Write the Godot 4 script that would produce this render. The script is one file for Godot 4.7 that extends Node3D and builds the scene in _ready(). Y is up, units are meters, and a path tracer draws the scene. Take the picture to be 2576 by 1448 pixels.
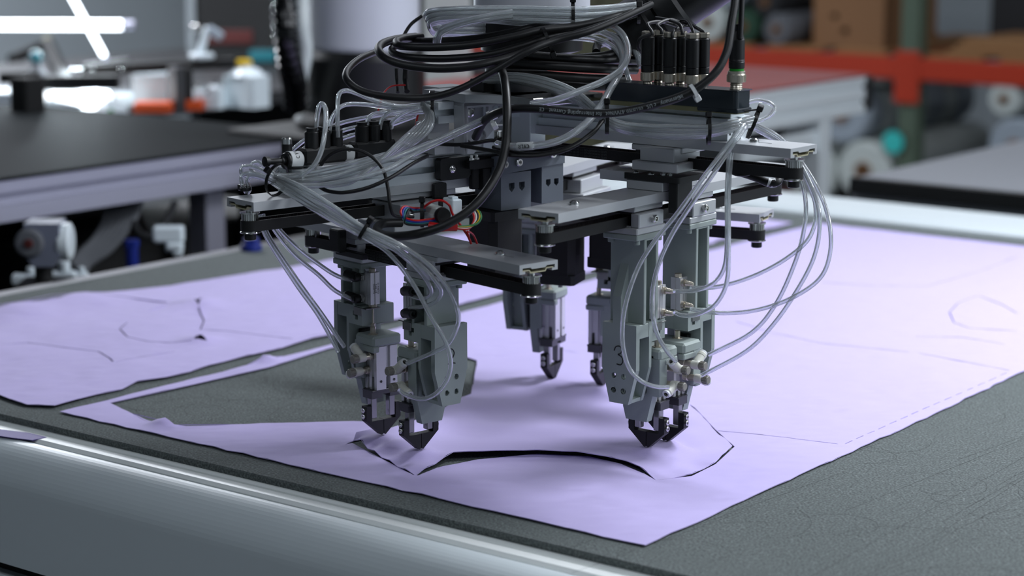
extends Node3D
# ---------------------------------------------------------------- camera model
const CAM := Vector3(1.32, 0.55, 1.69)
const FPX := 5400.0
const PITCH := 10.9
const YAW := 38.0
var fwd := Vector3.ZERO
var rgt := Vector3.ZERO
var upv := Vector3.ZERO
var M := {}
var used := {}

func ray(u: float, v: float) -> Vector3:
	return fwd + rgt * ((u - 1288.0) / FPX) - upv * ((v - 724.0) / FPX)
# a photo pixel on the horizontal plane y
func G(u: float, v: float, y: float = 0.0) -> Vector3:
	var d := ray(u, v)
	return CAM + d * ((y - CAM.y) / d.y)
# a photo pixel at a known distance along the view axis
func D(u: float, v: float, dep: float) -> Vector3:
	return CAM + ray(u, v) * dep
func DP(a: Array) -> PackedVector3Array:
	var o := PackedVector3Array()
	for q in a:
		o.append(D(q[0], q[1], q[2]))
	return o

# ---------------------------------------------------------------- mesh builder
class MB:
	var v := PackedVector3Array()
	var n := PackedVector3Array()
	var c := PackedColorArray()
	var T := Transform3D()
	var colored := false
	var col := Color(1, 1, 1)
	func put(a: Vector3, b: Vector3, d: Vector3, na: Vector3, nb: Vector3, nd: Vector3) -> void:
		var fl := T.basis.determinant() < 0.0
		var B := T.basis
		v.append(T * a); n.append((B * na).normalized())
		if fl:
			v.append(T * b); n.append((B * nb).normalized())
			v.append(T * d); n.append((B * nd).normalized())
		else:
			v.append(T * d); n.append((B * nd).normalized())
			v.append(T * b); n.append((B * nb).normalized())
		if colored:
			c.append(col); c.append(col); c.append(col)
	func tri(a: Vector3, b: Vector3, d: Vector3) -> void:
		var q := (b - a).cross(d - a)
		if q.length_squared() < 1e-22:
			return
		q = q.normalized()
		put(a, b, d, q, q, q)
	func quad(a: Vector3, b: Vector3, d: Vector3, e: Vector3) -> void:
		tri(a, b, d)
		tri(a, d, e)
	func box(p: Vector3, s: Vector3, bev: float = 0.0) -> MB:
		var h := s * 0.5
		bev = minf(bev, minf(h.x, minf(h.y, h.z)) * 0.95)
		if bev <= 0.0:
			for ax in 3:
				for sg in [-1.0, 1.0]:
					var e1 := Vector3.ZERO
					var e2 := Vector3.ZERO
					var o := Vector3.ZERO
					o[ax] = h[ax] * sg
					e1[(ax + 1) % 3] = h[(ax + 1) % 3]
					e2[(ax + 2) % 3] = h[(ax + 2) % 3] * sg
					quad(p + o - e1 - e2, p + o + e1 - e2, p + o + e1 + e2, p + o - e1 + e2)
			return self
		var k := h - Vector3(bev, bev, bev)
		for ax in 3:
			var b1 := (ax + 1) % 3
			var b2 := (ax + 2) % 3
			for sg in [-1.0, 1.0]:
				var o := Vector3.ZERO
				var e1 := Vector3.ZERO
				var e2 := Vector3.ZERO
				o[ax] = h[ax] * sg
				e1[b1] = k[b1]
				e2[b2] = k[b2] * sg
				quad(p + o - e1 - e2, p + o + e1 - e2, p + o + e1 + e2, p + o - e1 + e2)
			for s1 in [-1.0, 1.0]:
				for s2 in [-1.0, 1.0]:
					var la := Vector3.ZERO
					var lb := Vector3.ZERO
					var ex := Vector3.ZERO
					ex[ax] = k[ax]
					la[b1] = h[b1] * s1
					la[b2] = k[b2] * s2
					lb[b1] = k[b1] * s1
					lb[b2] = h[b2] * s2
					if s1 * s2 > 0.0:
						quad(p + la - ex, p + lb - ex, p + lb + ex, p + la + ex)
					else:
						quad(p + la + ex, p + lb + ex, p + lb - ex, p + la - ex)
		for sx in [-1.0, 1.0]:
			for sy in [-1.0, 1.0]:
				for sz in [-1.0, 1.0]:
					var a := p + Vector3(h.x * sx, k.y * sy, k.z * sz)
					var b := p + Vector3(k.x * sx, h.y * sy, k.z * sz)
					var d := p + Vector3(k.x * sx, k.y * sy, h.z * sz)
					if sx * sy * sz > 0.0:
						tri(a, b, d)
					else:
						tri(a, d, b)
		return self
	# box given by its two corners
	func bb(x0: float, x1: float, y0: float, y1: float, z0: float, z1: float, bev: float = 0.0) -> MB:
		return box(Vector3(x0 + x1, y0 + y1, z0 + z1) * 0.5, Vector3(absf(x1 - x0), absf(y1 - y0), absf(z1 - z0)), bev)
	# profile of [r, h] pairs turned about the axis o + dir * h
	func lathe(o: Vector3, dir: Vector3, prof: Array, seg: int = 20) -> MB:
		var w := dir.normalized()
		var a := w.cross(Vector3(0.31, 0.87, 0.37)).normalized()
		var b := w.cross(a)
		for i in prof.size() - 1:
			var r0: float = prof[i][0]
			var h0: float = prof[i][1]
			var r1: float = prof[i + 1][0]
			var h1: float = prof[i + 1][1]
			var dr := r1 - r0
			var dh := h1 - h0
			var l := sqrt(dr * dr + dh * dh)
			if l < 1e-9:
				continue
			for j in seg:
				var t0 := TAU * j / seg
				var t1 := TAU * (j + 1) / seg
				var d0 := a * cos(t0) + b * sin(t0)
				var d1 := a * cos(t1) + b * sin(t1)
				var n0 := (d0 * dh - w * dr) / l
				var n1 := (d1 * dh - w * dr) / l
				if seg <= 8:
					n0 = (n0 + n1).normalized()
					n1 = n0
				var p00 := o + d0 * r0 + w * h0
				var p01 := o + d1 * r0 + w * h0
				var p10 := o + d0 * r1 + w * h1
				var p11 := o + d1 * r1 + w * h1
				if r0 > 1e-7:
					put(p00, p01, p11, n0, n1, n1)
				if r1 > 1e-7:
					put(p00, p11, p10, n0, n1, n0)
		return self
	func cyl(a: Vector3, b: Vector3, r: float, seg: int = 18, bev: float = 0.0) -> MB:
		var l := a.distance_to(b)
		if bev > 0.0:
			return lathe(a, b - a, [[0, 0], [r - bev, 0], [r, bev], [r, l - bev], [r - bev, l], [0, l]], seg)
		return lathe(a, b - a, [[0, 0], [r, 0], [r, l], [0, l]], seg)
	# round tube swept along points (already dense)
	func tube(pts: PackedVector3Array, r: float, seg: int = 10, caps: bool = true, inner: bool = false) -> MB:
		var m := pts.size()
		if m < 2:
			return self
		var t := (pts[1] - pts[0]).normalized()
		var a := t.cross(Vector3(0.2, 1, 0.13)).normalized()
		var rings := []
		var nrms := []
		for i in m:
			var tn := t
			if i == 0:
				tn = (pts[1] - pts[0]).normalized()
			elif i == m - 1:
				tn = (pts[i] - pts[i - 1]).normalized()
			else:
				tn = (pts[i + 1] - pts[i - 1]).normalized()
			a = (a - tn * a.dot(tn)).normalized()
			var b := tn.cross(a)
			var ring := PackedVector3Array()
			var nr := PackedVector3Array()
			for j in seg:
				var q := TAU * j / seg
				var dd := a * cos(q) + b * sin(q)
				ring.append(pts[i] + dd * r)
				nr.append(-dd if inner else dd)
			rings.append(ring)
			nrms.append(nr)
			t = tn
		for i in m - 1:
			for j in seg:
				var k := (j + 1) % seg
				var r0: PackedVector3Array = rings[i]
				var r1: PackedVector3Array = rings[i + 1]
				var n0: PackedVector3Array = nrms[i]
				var n1: PackedVector3Array = nrms[i + 1]
				if inner:
					put(r0[j], r1[k], r0[k], n0[j], n1[k], n0[k])
					put(r0[j], r1[j], r1[k], n0[j], n1[j], n1[k])
				else:
					put(r0[j], r0[k], r1[k], n0[j], n0[k], n1[k])
					put(r0[j], r1[k], r1[j], n0[j], n1[k], n1[j])
		if caps and not inner:
			for j in seg:
				var k := (j + 1) % seg
				tri(pts[0], rings[0][k], rings[0][j])
				tri(pts[m - 1], rings[m - 1][j], rings[m - 1][k])
		return self
	# flat polygon (x, y) pushed from z0 to z1; origin o and axes given by a basis
	func ext(poly: PackedVector2Array, z0: float, z1: float, B: Basis = Basis(), o: Vector3 = Vector3.ZERO) -> MB:
		if Geometry2D.is_polygon_clockwise(poly):
			poly = poly.duplicate()
			poly.reverse()
		var idx := Geometry2D.triangulate_polygon(poly)
		var f := B.determinant() < 0.0
		for i in range(0, idx.size(), 3):
			var a := poly[idx[i]]
			var b := poly[idx[i + 1]]
			var d := poly[idx[i + 2]]
			if (b - a).cross(d - a) < 0.0:
				var s := b
				b = d
				d = s
			if f:
				var s2 := b
				b = d
				d = s2
			tri(o + B * Vector3(a.x, a.y, z1), o + B * Vector3(b.x, b.y, z1), o + B * Vector3(d.x, d.y, z1))
			tri(o + B * Vector3(a.x, a.y, z0), o + B * Vector3(d.x, d.y, z0), o + B * Vector3(b.x, b.y, z0))
		for i in poly.size():
			var a := poly[i]
			var b := poly[(i + 1) % poly.size()]
			var p0 := o + B * Vector3(a.x, a.y, z0)
			var p1 := o + B * Vector3(b.x, b.y, z0)
			var p2 := o + B * Vector3(b.x, b.y, z1)
			var p3 := o + B * Vector3(a.x, a.y, z1)
			if f:
				quad(p1, p0, p3, p2)
			else:
				quad(p0, p1, p2, p3)
		return self
	# the same with holes cut right through
	func holed(poly: PackedVector2Array, holes: Array, z0: float, z1: float, B: Basis = Basis(), o: Vector3 = Vector3.ZERO) -> MB:
		var parts: Array = [poly]
		for h in holes:
			var ctr := Vector2.ZERO
			for q in h:
				ctr += q
			ctr /= h.size()
			var nxt := []
			for pt in parts:
				for sg in [-1.0, 1.0]:
					var half := PackedVector2Array([ctr + Vector2(0, -9), ctr + Vector2(9.0 * sg, -9), ctr + Vector2(9.0 * sg, 9), ctr + Vector2(0, 9)])
					for q in Geometry2D.intersect_polygons(pt, half):
						for r in Geometry2D.clip_polygons(q, h):
							if not Geometry2D.is_polygon_clockwise(r):
								nxt.append(r)
			parts = nxt
		for pt in parts:
			ext(pt, z0, z1, B, o)
		return self
	func mesh() -> ArrayMesh:
		var arr := []
		arr.resize(Mesh.ARRAY_MAX)
		arr[Mesh.ARRAY_VERTEX] = v
		arr[Mesh.ARRAY_NORMAL] = n
		if colored:
			arr[Mesh.ARRAY_COLOR] = c
		var m := ArrayMesh.new()
		m.add_surface_from_arrays(Mesh.PRIMITIVE_TRIANGLES, arr)
		return m

func circ(x: float, y: float, r: float, k: int = 14) -> PackedVector2Array:
	var o := PackedVector2Array()
	for i in k:
		o.append(Vector2(x + r * cos(TAU * i / k), y + r * sin(TAU * i / k)))
	return o
func P2(a: Array) -> PackedVector2Array:
	var o := PackedVector2Array()
	for i in range(0, a.size(), 2):
		o.append(Vector2(a[i], a[i + 1]))
	return o
# smooth curve through points
func sm(pts: PackedVector3Array, sub: int = 8) -> PackedVector3Array:
	var o := PackedVector3Array()
	var m := pts.size()
	for i in m - 1:
		var p0 := pts[maxi(i - 1, 0)]
		var p1 := pts[i]
		var p2 := pts[i + 1]
		var p3 := pts[mini(i + 2, m - 1)]
		for k in sub:
			o.append(p1.cubic_interpolate(p2, p0, p3, float(k) / sub))
	o.append(pts[m - 1])
	return o
# rectangle with rounded corners
func rrect(x0: float, y0: float, x1: float, y1: float, r: float, k: int = 4) -> PackedVector2Array:
	var o := PackedVector2Array()
	var cs := [[x1 - r, y0 + r, -PI / 2], [x1 - r, y1 - r, 0.0], [x0 + r, y1 - r, PI / 2], [x0 + r, y0 + r, PI]]
	for q in cs:
		for i in k + 1:
			var t: float = q[2] + PI / 2 * i / k
			o.append(Vector2(q[0] + r * cos(t), q[1] + r * sin(t)))
	return o

# ---------------------------------------------------------------- nodes
func numbered(called: String) -> String:
	var k: int = used.get(called, 0)
	used[called] = k + 1
	return called if k == 0 else "%s_%03d" % [called, k]
func tag(o: Node, label: String, cat: String, group: String = "", kind: String = "") -> void:
	o.set_meta("label", label)
	o.set_meta("category", cat)
	if group != "":
		o.set_meta("group", group)
	if kind != "":
		o.set_meta("kind", kind)
func thing(called: String, label: String, cat: String, at: Vector3 = Vector3.ZERO, turn: float = 0.0, group: String = "") -> Node3D:
	var o := Node3D.new()
	o.name = numbered(called)
	add_child(o)
	o.position = at
	o.rotation.y = turn
	tag(o, label, cat, group)
	return o
func part(mb: MB, called: String, m: Material, parent: Node3D) -> MeshInstance3D:
	var o := MeshInstance3D.new()
	o.name = called
	o.mesh = mb.mesh()
	o.material_override = m
	parent.add_child(o, true)
	return o
# a thing that is one mesh; its origin stays at the world origin of what was built
func solo(mb: MB, called: String, m: Material, label: String, cat: String, group: String = "") -> MeshInstance3D:
	var ctr := Vector3.ZERO
	var lo := mb.v[0]
	var hi := mb.v[0]
	for q in mb.v:
		lo = lo.min(q)
		hi = hi.max(q)
	ctr = Vector3((lo.x + hi.x) / 2, lo.y, (lo.z + hi.z) / 2)
	for i in mb.v.size():
		mb.v[i] -= ctr
	var o := MeshInstance3D.new()
	o.name = numbered(called)
	o.mesh = mb.mesh()
	o.material_override = m
	o.position = ctr
	add_child(o)
	tag(o, label, cat, group)
	return o
func struct(mb: MB, called: String, m: Material, label: String, cat: String) -> MeshInstance3D:
	var o := solo(mb, called, m, label, cat)
	o.set_meta("kind", "structure")
	return o
func text(s: String, size: float, m: Material, parent: Node3D, xf: Transform3D, called: String = "print", bold: bool = false) -> MeshInstance3D:
	var t := TextMesh.new()
	var f := SystemFont.new()
	f.font_names = PackedStringArray(["Droid Sans"])
	if bold:
		f.font_weight = 700
	t.font = f
	t.text = s
	t.font_size = 24
	t.pixel_size = size / 24.0
	t.depth = 0.0002
	t.curve_step = 2.0
	var o := MeshInstance3D.new()
	o.name = called
	o.mesh = t
	o.material_override = m
	o.transform = xf
	parent.add_child(o, true)
	return o

# ---------------------------------------------------------------- materials
func mat(called: String, col: Color, rough: float, metal: float = 0.0) -> StandardMaterial3D:
	var m := StandardMaterial3D.new()
	m.resource_name = called
	m.albedo_color = col
	m.roughness = rough
	m.metallic = metal
	M[called] = m
	return m
func noise_tex(seed_: int, freq: float, lo: Color, hi: Color, oct: int = 4, size: int = 512, kind: int = FastNoiseLite.TYPE_SIMPLEX_SMOOTH) -> ImageTexture:
	var f := FastNoiseLite.new()
	f.seed = seed_
	f.noise_type = kind
	f.frequency = freq
	f.fractal_octaves = oct
	var im := f.get_seamless_image(size, size)
	im.convert(Image.FORMAT_RGB8)
	for y in size:
		for x in size:
			im.set_pixel(x, y, lo.lerp(hi, im.get_pixel(x, y).r))
	return ImageTexture.create_from_image(im)
func grain(m: StandardMaterial3D, tex: Texture2D, scale: float, world: bool = false) -> void:
	m.albedo_texture = tex
	m.uv1_triplanar = true
	m.uv1_world_triplanar = world
	m.uv1_scale = Vector3(scale, scale, scale)
func relief(m: StandardMaterial3D, tex: Texture2D, depth_cm: float) -> void:
	m.heightmap_enabled = true
	m.heightmap_texture = tex
	m.heightmap_scale = depth_cm

func _ready() -> void:
	setup_view()
	materials()
	room()
	table_bed()
	fabrics()
	tool_head()
	cables()
	left_side()
	right_side()

# LED lamps of the workshop, some added as unseen fill: place, size (x by z), energy, turn, tilt towards
const LAMPS := [
	[Vector3(0.75, 1.50, -0.95), Vector2(0.90, 0.30), 4.8, 0.0],
	[Vector3(-0.95, 1.75, -1.75), Vector2(1.20, 0.16), 0.8, 0.0],
	[Vector3(2.20, 1.80, 0.50), Vector2(1.2, 0.30), 1.8, 1.57],  # added fill lamp, brightens the faces turned to the camera
	[Vector3(0.4, 1.95, 2.1), Vector2(1.4, 0.30), 0.55, 0.0],  # added front fill panel, out of view
	[Vector3(-2.2, 1.9, -4.2), Vector2(1.6, 0.2), 1.7, 0.0],
	[Vector3(-5.4, 1.9, -2.8), Vector2(1.6, 0.2), 13.0, 1.57],
	[Vector3(0.2, 1.9, -4.6), Vector2(1.6, 0.2), 1.3, 0.0],
	[Vector3(3.0, 1.5, -1.6), Vector2(1.6, 0.5), 7.0, 1.57],  # added unseen panel, brightens the metal faces turned right
	[Vector3(2.6, 1.5, -3.6), Vector2(1.6, 0.5), 6.0, 0.6],  # second added panel for the right-hand metal reflections
	[Vector3(-2.35, 1.05, -1.35), Vector2(1.3, 0.10), 3.0, 1.57],  # added above the view to brighten the jug and bench items
]

func setup_view() -> void:
	var p := deg_to_rad(PITCH)
	var y := deg_to_rad(YAW)
	fwd = Vector3(-sin(y) * cos(p), -sin(p), -cos(y) * cos(p))
	rgt = Vector3(cos(y), 0, -sin(y))
	upv = rgt.cross(fwd)
	var cam := Camera3D.new()
	cam.name = "camera"
	add_child(cam)
	cam.position = CAM
	cam.rotation_degrees = Vector3(-PITCH, YAW, 0)
	var at := CameraAttributesPhysical.new()
	at.frustum_focal_length = 130.5
	at.frustum_focus_distance = 2.02
	at.exposure_aperture = 7.9
	cam.attributes = at
	cam.fov = rad_to_deg(2.0 * atan(724.0 / FPX))
	cam.near = 0.05
	cam.far = 60.0
	cam.current = true
	var we := WorldEnvironment.new()
	we.name = "world_environment"
	var e := Environment.new()
	e.background_mode = Environment.BG_COLOR
	e.background_color = Color(0, 0, 0)
	e.tonemap_mode = Environment.TONE_MAPPER_LINEAR
	e.tonemap_exposure = 0.95
	e.sdfgi_enabled = true
	e.ssao_enabled = true
	e.ssil_enabled = true
	we.environment = e
	add_child(we)
	var lm := mat("lamp_glow", Color(1, 1, 1), 0.4)
	lm.emission_enabled = true
	lm.emission = Color(0.9, 0.95, 1.0)
	lm.emission_energy_multiplier = 4.0
	var hm := mat("lamp_housing", Color(0.75, 0.76, 0.78), 0.5)
	for k in LAMPS.size():
		var L: Array = LAMPS[k]
		var s: Vector2 = L[1]
		var names := ["wide white LED panel lamp hanging over the far half of the cutting bed", "slim LED batten lamp hanging behind the robot base", "added unseen fill lamp over the near right corner of the bed", "added unseen fill panel over the aisle before the bed", "long LED batten lamp hanging before the pallet rack", "long LED batten lamp hanging by the grey side wall", "long LED batten lamp hanging beside the pallet rack", "added unseen fill panel by the wall across the aisle", "added unseen fill panel in the far corner of the aisle", "added unseen fill lamp low over the dark bench"]
		var t := thing("ceiling_lamp", names[k], "lamp", L[0], L[3], "ceiling lamps")
		part(MB.new().bb(-s.x / 2 - 0.01, s.x / 2 + 0.01, 0.004, 0.05, -s.y / 2 - 0.01, s.y / 2 + 0.01, 0.004), "housing", hm, t)
		part(MB.new().bb(-s.x / 2, s.x / 2, 0.0, 0.004, -s.y / 2, s.y / 2), "diffuser", lm, t)
		for sx in [-0.4, 0.4]:
			part(MB.new().cyl(Vector3(s.x * sx, 0.05, 0), Vector3(s.x * sx, 2.5 - L[0].y, 0), 0.002, 6), "suspension_cable", hm, t)
		var a := AreaLight3D.new()
		a.name = "lamp_light"
		a.area_size = s
		a.light_energy = L[2]
		a.light_color = Color(0.945, 0.965, 1.0)
		a.area_range = 20.0
		a.area_attenuation = 2.0
		a.shadow_enabled = true
		t.add_child(a)
		a.position = Vector3(0, -0.004, 0)
		a.rotation_degrees = Vector3(-90, 0, 0)

func materials() -> void:
	var m: StandardMaterial3D
	m = mat("wall_paint", Color(0.70, 0.735, 0.755), 0.8)
	m = mat("ceiling_paint", Color(0.66, 0.67, 0.68), 0.9)
	m = mat("concrete", Color(0.40, 0.41, 0.42), 0.75)
	grain(m, noise_tex(3, 0.02, Color(0.75, 0.75, 0.75), Color(1, 1, 1)), 0.8)
	# felt cutting mat: grey fibre speckle
	m = mat("felt", Color(1, 1, 1), 0.95)
	grain(m, felt_tex(), 1.0)
	m.uv1_scale = Vector3(2.0, 2.0, 2.0)
	relief(m, noise_tex(11, 0.22, Color(0, 0, 0), Color(1, 1, 1), 2), 0.02)
	m = mat("felt_edge", Color(0.20, 0.215, 0.22), 0.95)
	relief(m, noise_tex(12, 0.3, Color(0, 0, 0), Color(1, 1, 1), 2, 256), 0.05)
	m.uv1_triplanar = true
	m.uv1_scale = Vector3(6, 6, 6)
	# lavender fabric
	m = mat("fabric", Color(1, 1, 1), 0.85)
	grain(m, weave_tex(), 14.0)
	m.rim_enabled = true
	m.rim = 0.25
	m.rim_tint = 0.6
	m = mat("white_plastic", Color(0.96, 0.975, 0.965), 0.28)
	m = mat("white_paint", Color(0.83, 0.865, 0.875), 0.32)
	m = mat("purple_tape", Color(0.27, 0.17, 0.52), 0.55)
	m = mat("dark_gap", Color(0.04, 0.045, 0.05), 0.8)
	# metals
	var sp := noise_tex(21, 0.35, Color(0.78, 0.78, 0.78), Color(1, 1, 1), 2, 256)
	m = mat("anodised", Color(0.84, 0.85, 0.86), 0.42, 0.55)
	grain(m, sp, 45.0)
	m = mat("extrusion", Color(0.88, 0.905, 0.915), 0.38, 0.55)
	m = mat("steel", Color(0.62, 0.62, 0.62), 0.28, 1.0)
	m = mat("bright_steel", Color(0.80, 0.80, 0.79), 0.18, 1.0)
	m = mat("nickel", Color(0.78, 0.75, 0.69), 0.32, 0.85)
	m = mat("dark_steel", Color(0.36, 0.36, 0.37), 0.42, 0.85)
	m = mat("brass", Color(0.74, 0.72, 0.60), 0.5, 0.2)
	m = mat("gripper_alu", Color(0.82, 0.82, 0.83), 0.38, 0.65)
	# printed plastic with fine layer lines
	var lay := layer_tex()
	m = mat("grey_print", Color(0.56, 0.60, 0.585), 0.55)
	relief(m, lay, 0.0012)
	m.uv1_triplanar = true
	m.uv1_scale = Vector3(24, 24, 24)
	m = mat("slate_print", Color(0.36, 0.39, 0.42), 0.55)
	relief(m, lay, 0.0012)
	m.uv1_triplanar = true
	m.uv1_scale = Vector3(24, 24, 24)
	m = mat("black_plastic", Color(0.030, 0.032, 0.036), 0.42)
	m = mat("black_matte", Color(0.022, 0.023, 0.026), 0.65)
	m = mat("black_finger", Color(0.020, 0.021, 0.026), 0.48)
	m = mat("belt_rubber", Color(0.026, 0.027, 0.030), 0.60)
	m = mat("belt_teeth", Color(0.085, 0.055, 0.045), 0.75)
	m = mat("cable_black", Color(0.035, 0.036, 0.040), 0.42)
	relief(m, noise_tex(31, 0.3, Color(0, 0, 0), Color(1, 1, 1), 2, 256), 0.006)
	m.uv1_triplanar = true
	m.uv1_scale = Vector3(60, 60, 60)
	m = mat("tie_black", Color(0.022, 0.022, 0.024), 0.35)
	m = mat("tie_white", Color(0.85, 0.86, 0.86), 0.35)
	m = mat("ivory", Color(0.80, 0.80, 0.76), 0.40)
	m = mat("knob_grey", Color(0.50, 0.49, 0.46), 0.5)
	m = mat("label_white", Color(0.84, 0.85, 0.85), 0.5)
	m = mat("ink", Color(0.02, 0.02, 0.025), 0.6)
	m = mat("ink_white", Color(0.62, 0.65, 0.66), 0.6)
	m = mat("ink_grey", Color(0.28, 0.30, 0.30), 0.6)
	m = mat("wire_red", Color(0.72, 0.05, 0.06), 0.4)
	m = mat("wire_blue", Color(0.06, 0.15, 0.55), 0.4)
	m = mat("wire_teal", Color(0.03, 0.38, 0.42), 0.4)
	m = mat("wire_yellow", Color(0.85, 0.70, 0.04), 0.4)
	m = mat("wire_white", Color(0.82, 0.82, 0.80), 0.4)
	m = mat("wire_green", Color(0.05, 0.42, 0.18), 0.4)
	m = mat("blue_boot", Color(0.05, 0.28, 0.75), 0.45)
	m = mat("green_ring", Color(0.03, 0.55, 0.10), 0.45)
	m = mat("smoke_box", Color(0.115, 0.145, 0.17), 0.22)
	m = mat("potting", Color(0.42, 0.42, 0.30), 0.5)
	m = mat("nylon", Color(0.80, 0.82, 0.80), 0.4)
	m = mat("clear_tube", Color(0.96, 0.975, 0.98, 0.14), 0.03)
	m.refraction_enabled = true
	m.refraction_scale = 0.046
	# clear polycarbonate edge
	m = mat("robot_white", Color(0.74, 0.75, 0.78), 0.35)
	m = mat("robot_black", Color(0.022, 0.023, 0.026), 0.38)
	m = mat("robot_grey", Color(0.42, 0.44, 0.50), 0.45)
	m = mat("table_black", Color(0.13, 0.14, 0.145), 0.6)
	m.metallic_specular = 0.06
	m = mat("frame_alu", Color(0.66, 0.66, 0.72), 0.45, 0.55)
	m = mat("red_top", Color(0.50, 0.20, 0.19), 0.45)
	m = mat("rack_orange", Color(0.66, 0.17, 0.03), 0.55)
	m = mat("rack_green", Color(0.30, 0.36, 0.30), 0.6)
	m = mat("cardboard", Color(0.50, 0.36, 0.24), 0.85)
	m = mat("wood", Color(0.55, 0.40, 0.25), 0.8)
	m = mat("film", Color(0.58, 0.62, 0.66), 0.22)
	m = mat("film_pale", Color(0.72, 0.75, 0.74), 0.25)
	m = mat("dark_cloth", Color(0.09, 0.095, 0.11), 0.8)
	m = mat("green_cloth", Color(0.10, 0.24, 0.17), 0.8)
	m = mat("grey_cloth", Color(0.35, 0.36, 0.38), 0.8)
	m = mat("cyan", Color(0.20, 0.72, 0.70), 0.5)
	m = mat("clear_box", Color(0.86, 0.90, 0.92), 0.2)
	m = mat("orange_plastic", Color(0.85, 0.33, 0.12), 0.5)
	m = mat("blue_plastic", Color(0.03, 0.12, 0.45), 0.45)
	m = mat("olive", Color(0.24, 0.24, 0.16), 0.6)
	m = mat("hose_gloss", Color(0.02, 0.021, 0.024), 0.14)
	m = mat("bed_grey", Color(0.50, 0.51, 0.53), 0.6)
	m = mat("dark_red", Color(0.28, 0.05, 0.03), 0.6)

# grey felt with short dark and light fibres
func felt_tex() -> ImageTexture:
	var s := 1024
	var f := FastNoiseLite.new()
	f.seed = 5
	f.frequency = 0.16
	f.fractal_octaves = 3
	var im := f.get_seamless_image(s, s)
	im.convert(Image.FORMAT_RGB8)
	var g := FastNoiseLite.new()
	g.seed = 9
	g.frequency = 0.006
	for y in s:
		for x in s:
			var k := im.get_pixel(x, y).r
			var b := 0.35 + 0.26 * (k - 0.5)
			im.set_pixel(x, y, Color(b * 0.95, b * 1.02, b * 1.01))
	var r := RandomNumberGenerator.new()
	r.seed = 77
	for i in 5200:
		var x := r.randf() * s
		var y := r.randf() * s
		var a := r.randf() * TAU
		var l := r.randi_range(6, 20)
		var up := 0.09 if r.randf() < 0.5 else -0.07
		for k in l:
			var px := posmod(int(x), s)
			var py := posmod(int(y), s)
			var q := im.get_pixel(px, py)
			im.set_pixel(px, py, Color(clampf(q.r + up, 0, 1), clampf(q.g + up, 0, 1), clampf(q.b + up, 0, 1)))
			x += cos(a)
			y += sin(a)
			a += r.randf_range(-0.25, 0.25)
	return ImageTexture.create_from_image(im)
# fine plain weave, two close lavender tones
func weave_tex() -> ImageTexture:
	var s := 256
	var im := Image.create(s, s, false, Image.FORMAT_RGB8)
	var r := RandomNumberGenerator.new()
	r.seed = 4
	for y in s:
		for x in s:
			var k := 0.5 + 0.25 * sin(x * TAU / 4.0) + 0.25 * sin(y * TAU / 4.0) + r.randf_range(-0.2, 0.2)
			im.set_pixel(x, y, Color(0.70, 0.652, 0.845).lerp(Color(0.765, 0.712, 0.895), k))
	return ImageTexture.create_from_image(im)
# layer lines of a filament printer
func layer_tex() -> ImageTexture:
	var s := 256
	var im := Image.create(s, s, false, Image.FORMAT_RGB8)
	for y in s:
		var k := 0.5 + 0.5 * sin(y * TAU * 32.0 / s)
		for x in s:
			im.set_pixel(x, y, Color(k, k, k))
	return ImageTexture.create_from_image(im)

func room() -> void:
	struct(MB.new().bb(-7, 4.2, -1.1, -0.9, -9, 4.2), "floor", M.concrete, "grey concrete workshop floor", "floor")
	struct(MB.new().bb(-7, 4.2, 2.5, 2.7, -9, 4.2), "ceiling", M.ceiling_paint, "grey workshop ceiling the LED lamps hang from", "ceiling")
	struct(MB.new().bb(-7.2, -7, -0.9, 2.5, -9, 4.2), "wall_left", M.wall_paint, "plain grey wall behind the black table", "wall")
	struct(MB.new().bb(-7, 4.2, -0.9, 2.5, -9.2, -9), "wall_back", M.wall_paint, "plain grey wall behind the pallet rack", "wall")
	struct(MB.new().bb(4.2, 4.4, -0.9, 2.5, -9, 4.2), "wall_right", M.wall_paint, "plain grey wall on the far side of the aisle", "wall")
	struct(MB.new().bb(-7, 4.2, -0.9, 2.5, 4.2, 4.4), "wall_front", M.wall_paint, "plain grey wall facing the cutting bed", "wall")

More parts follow.
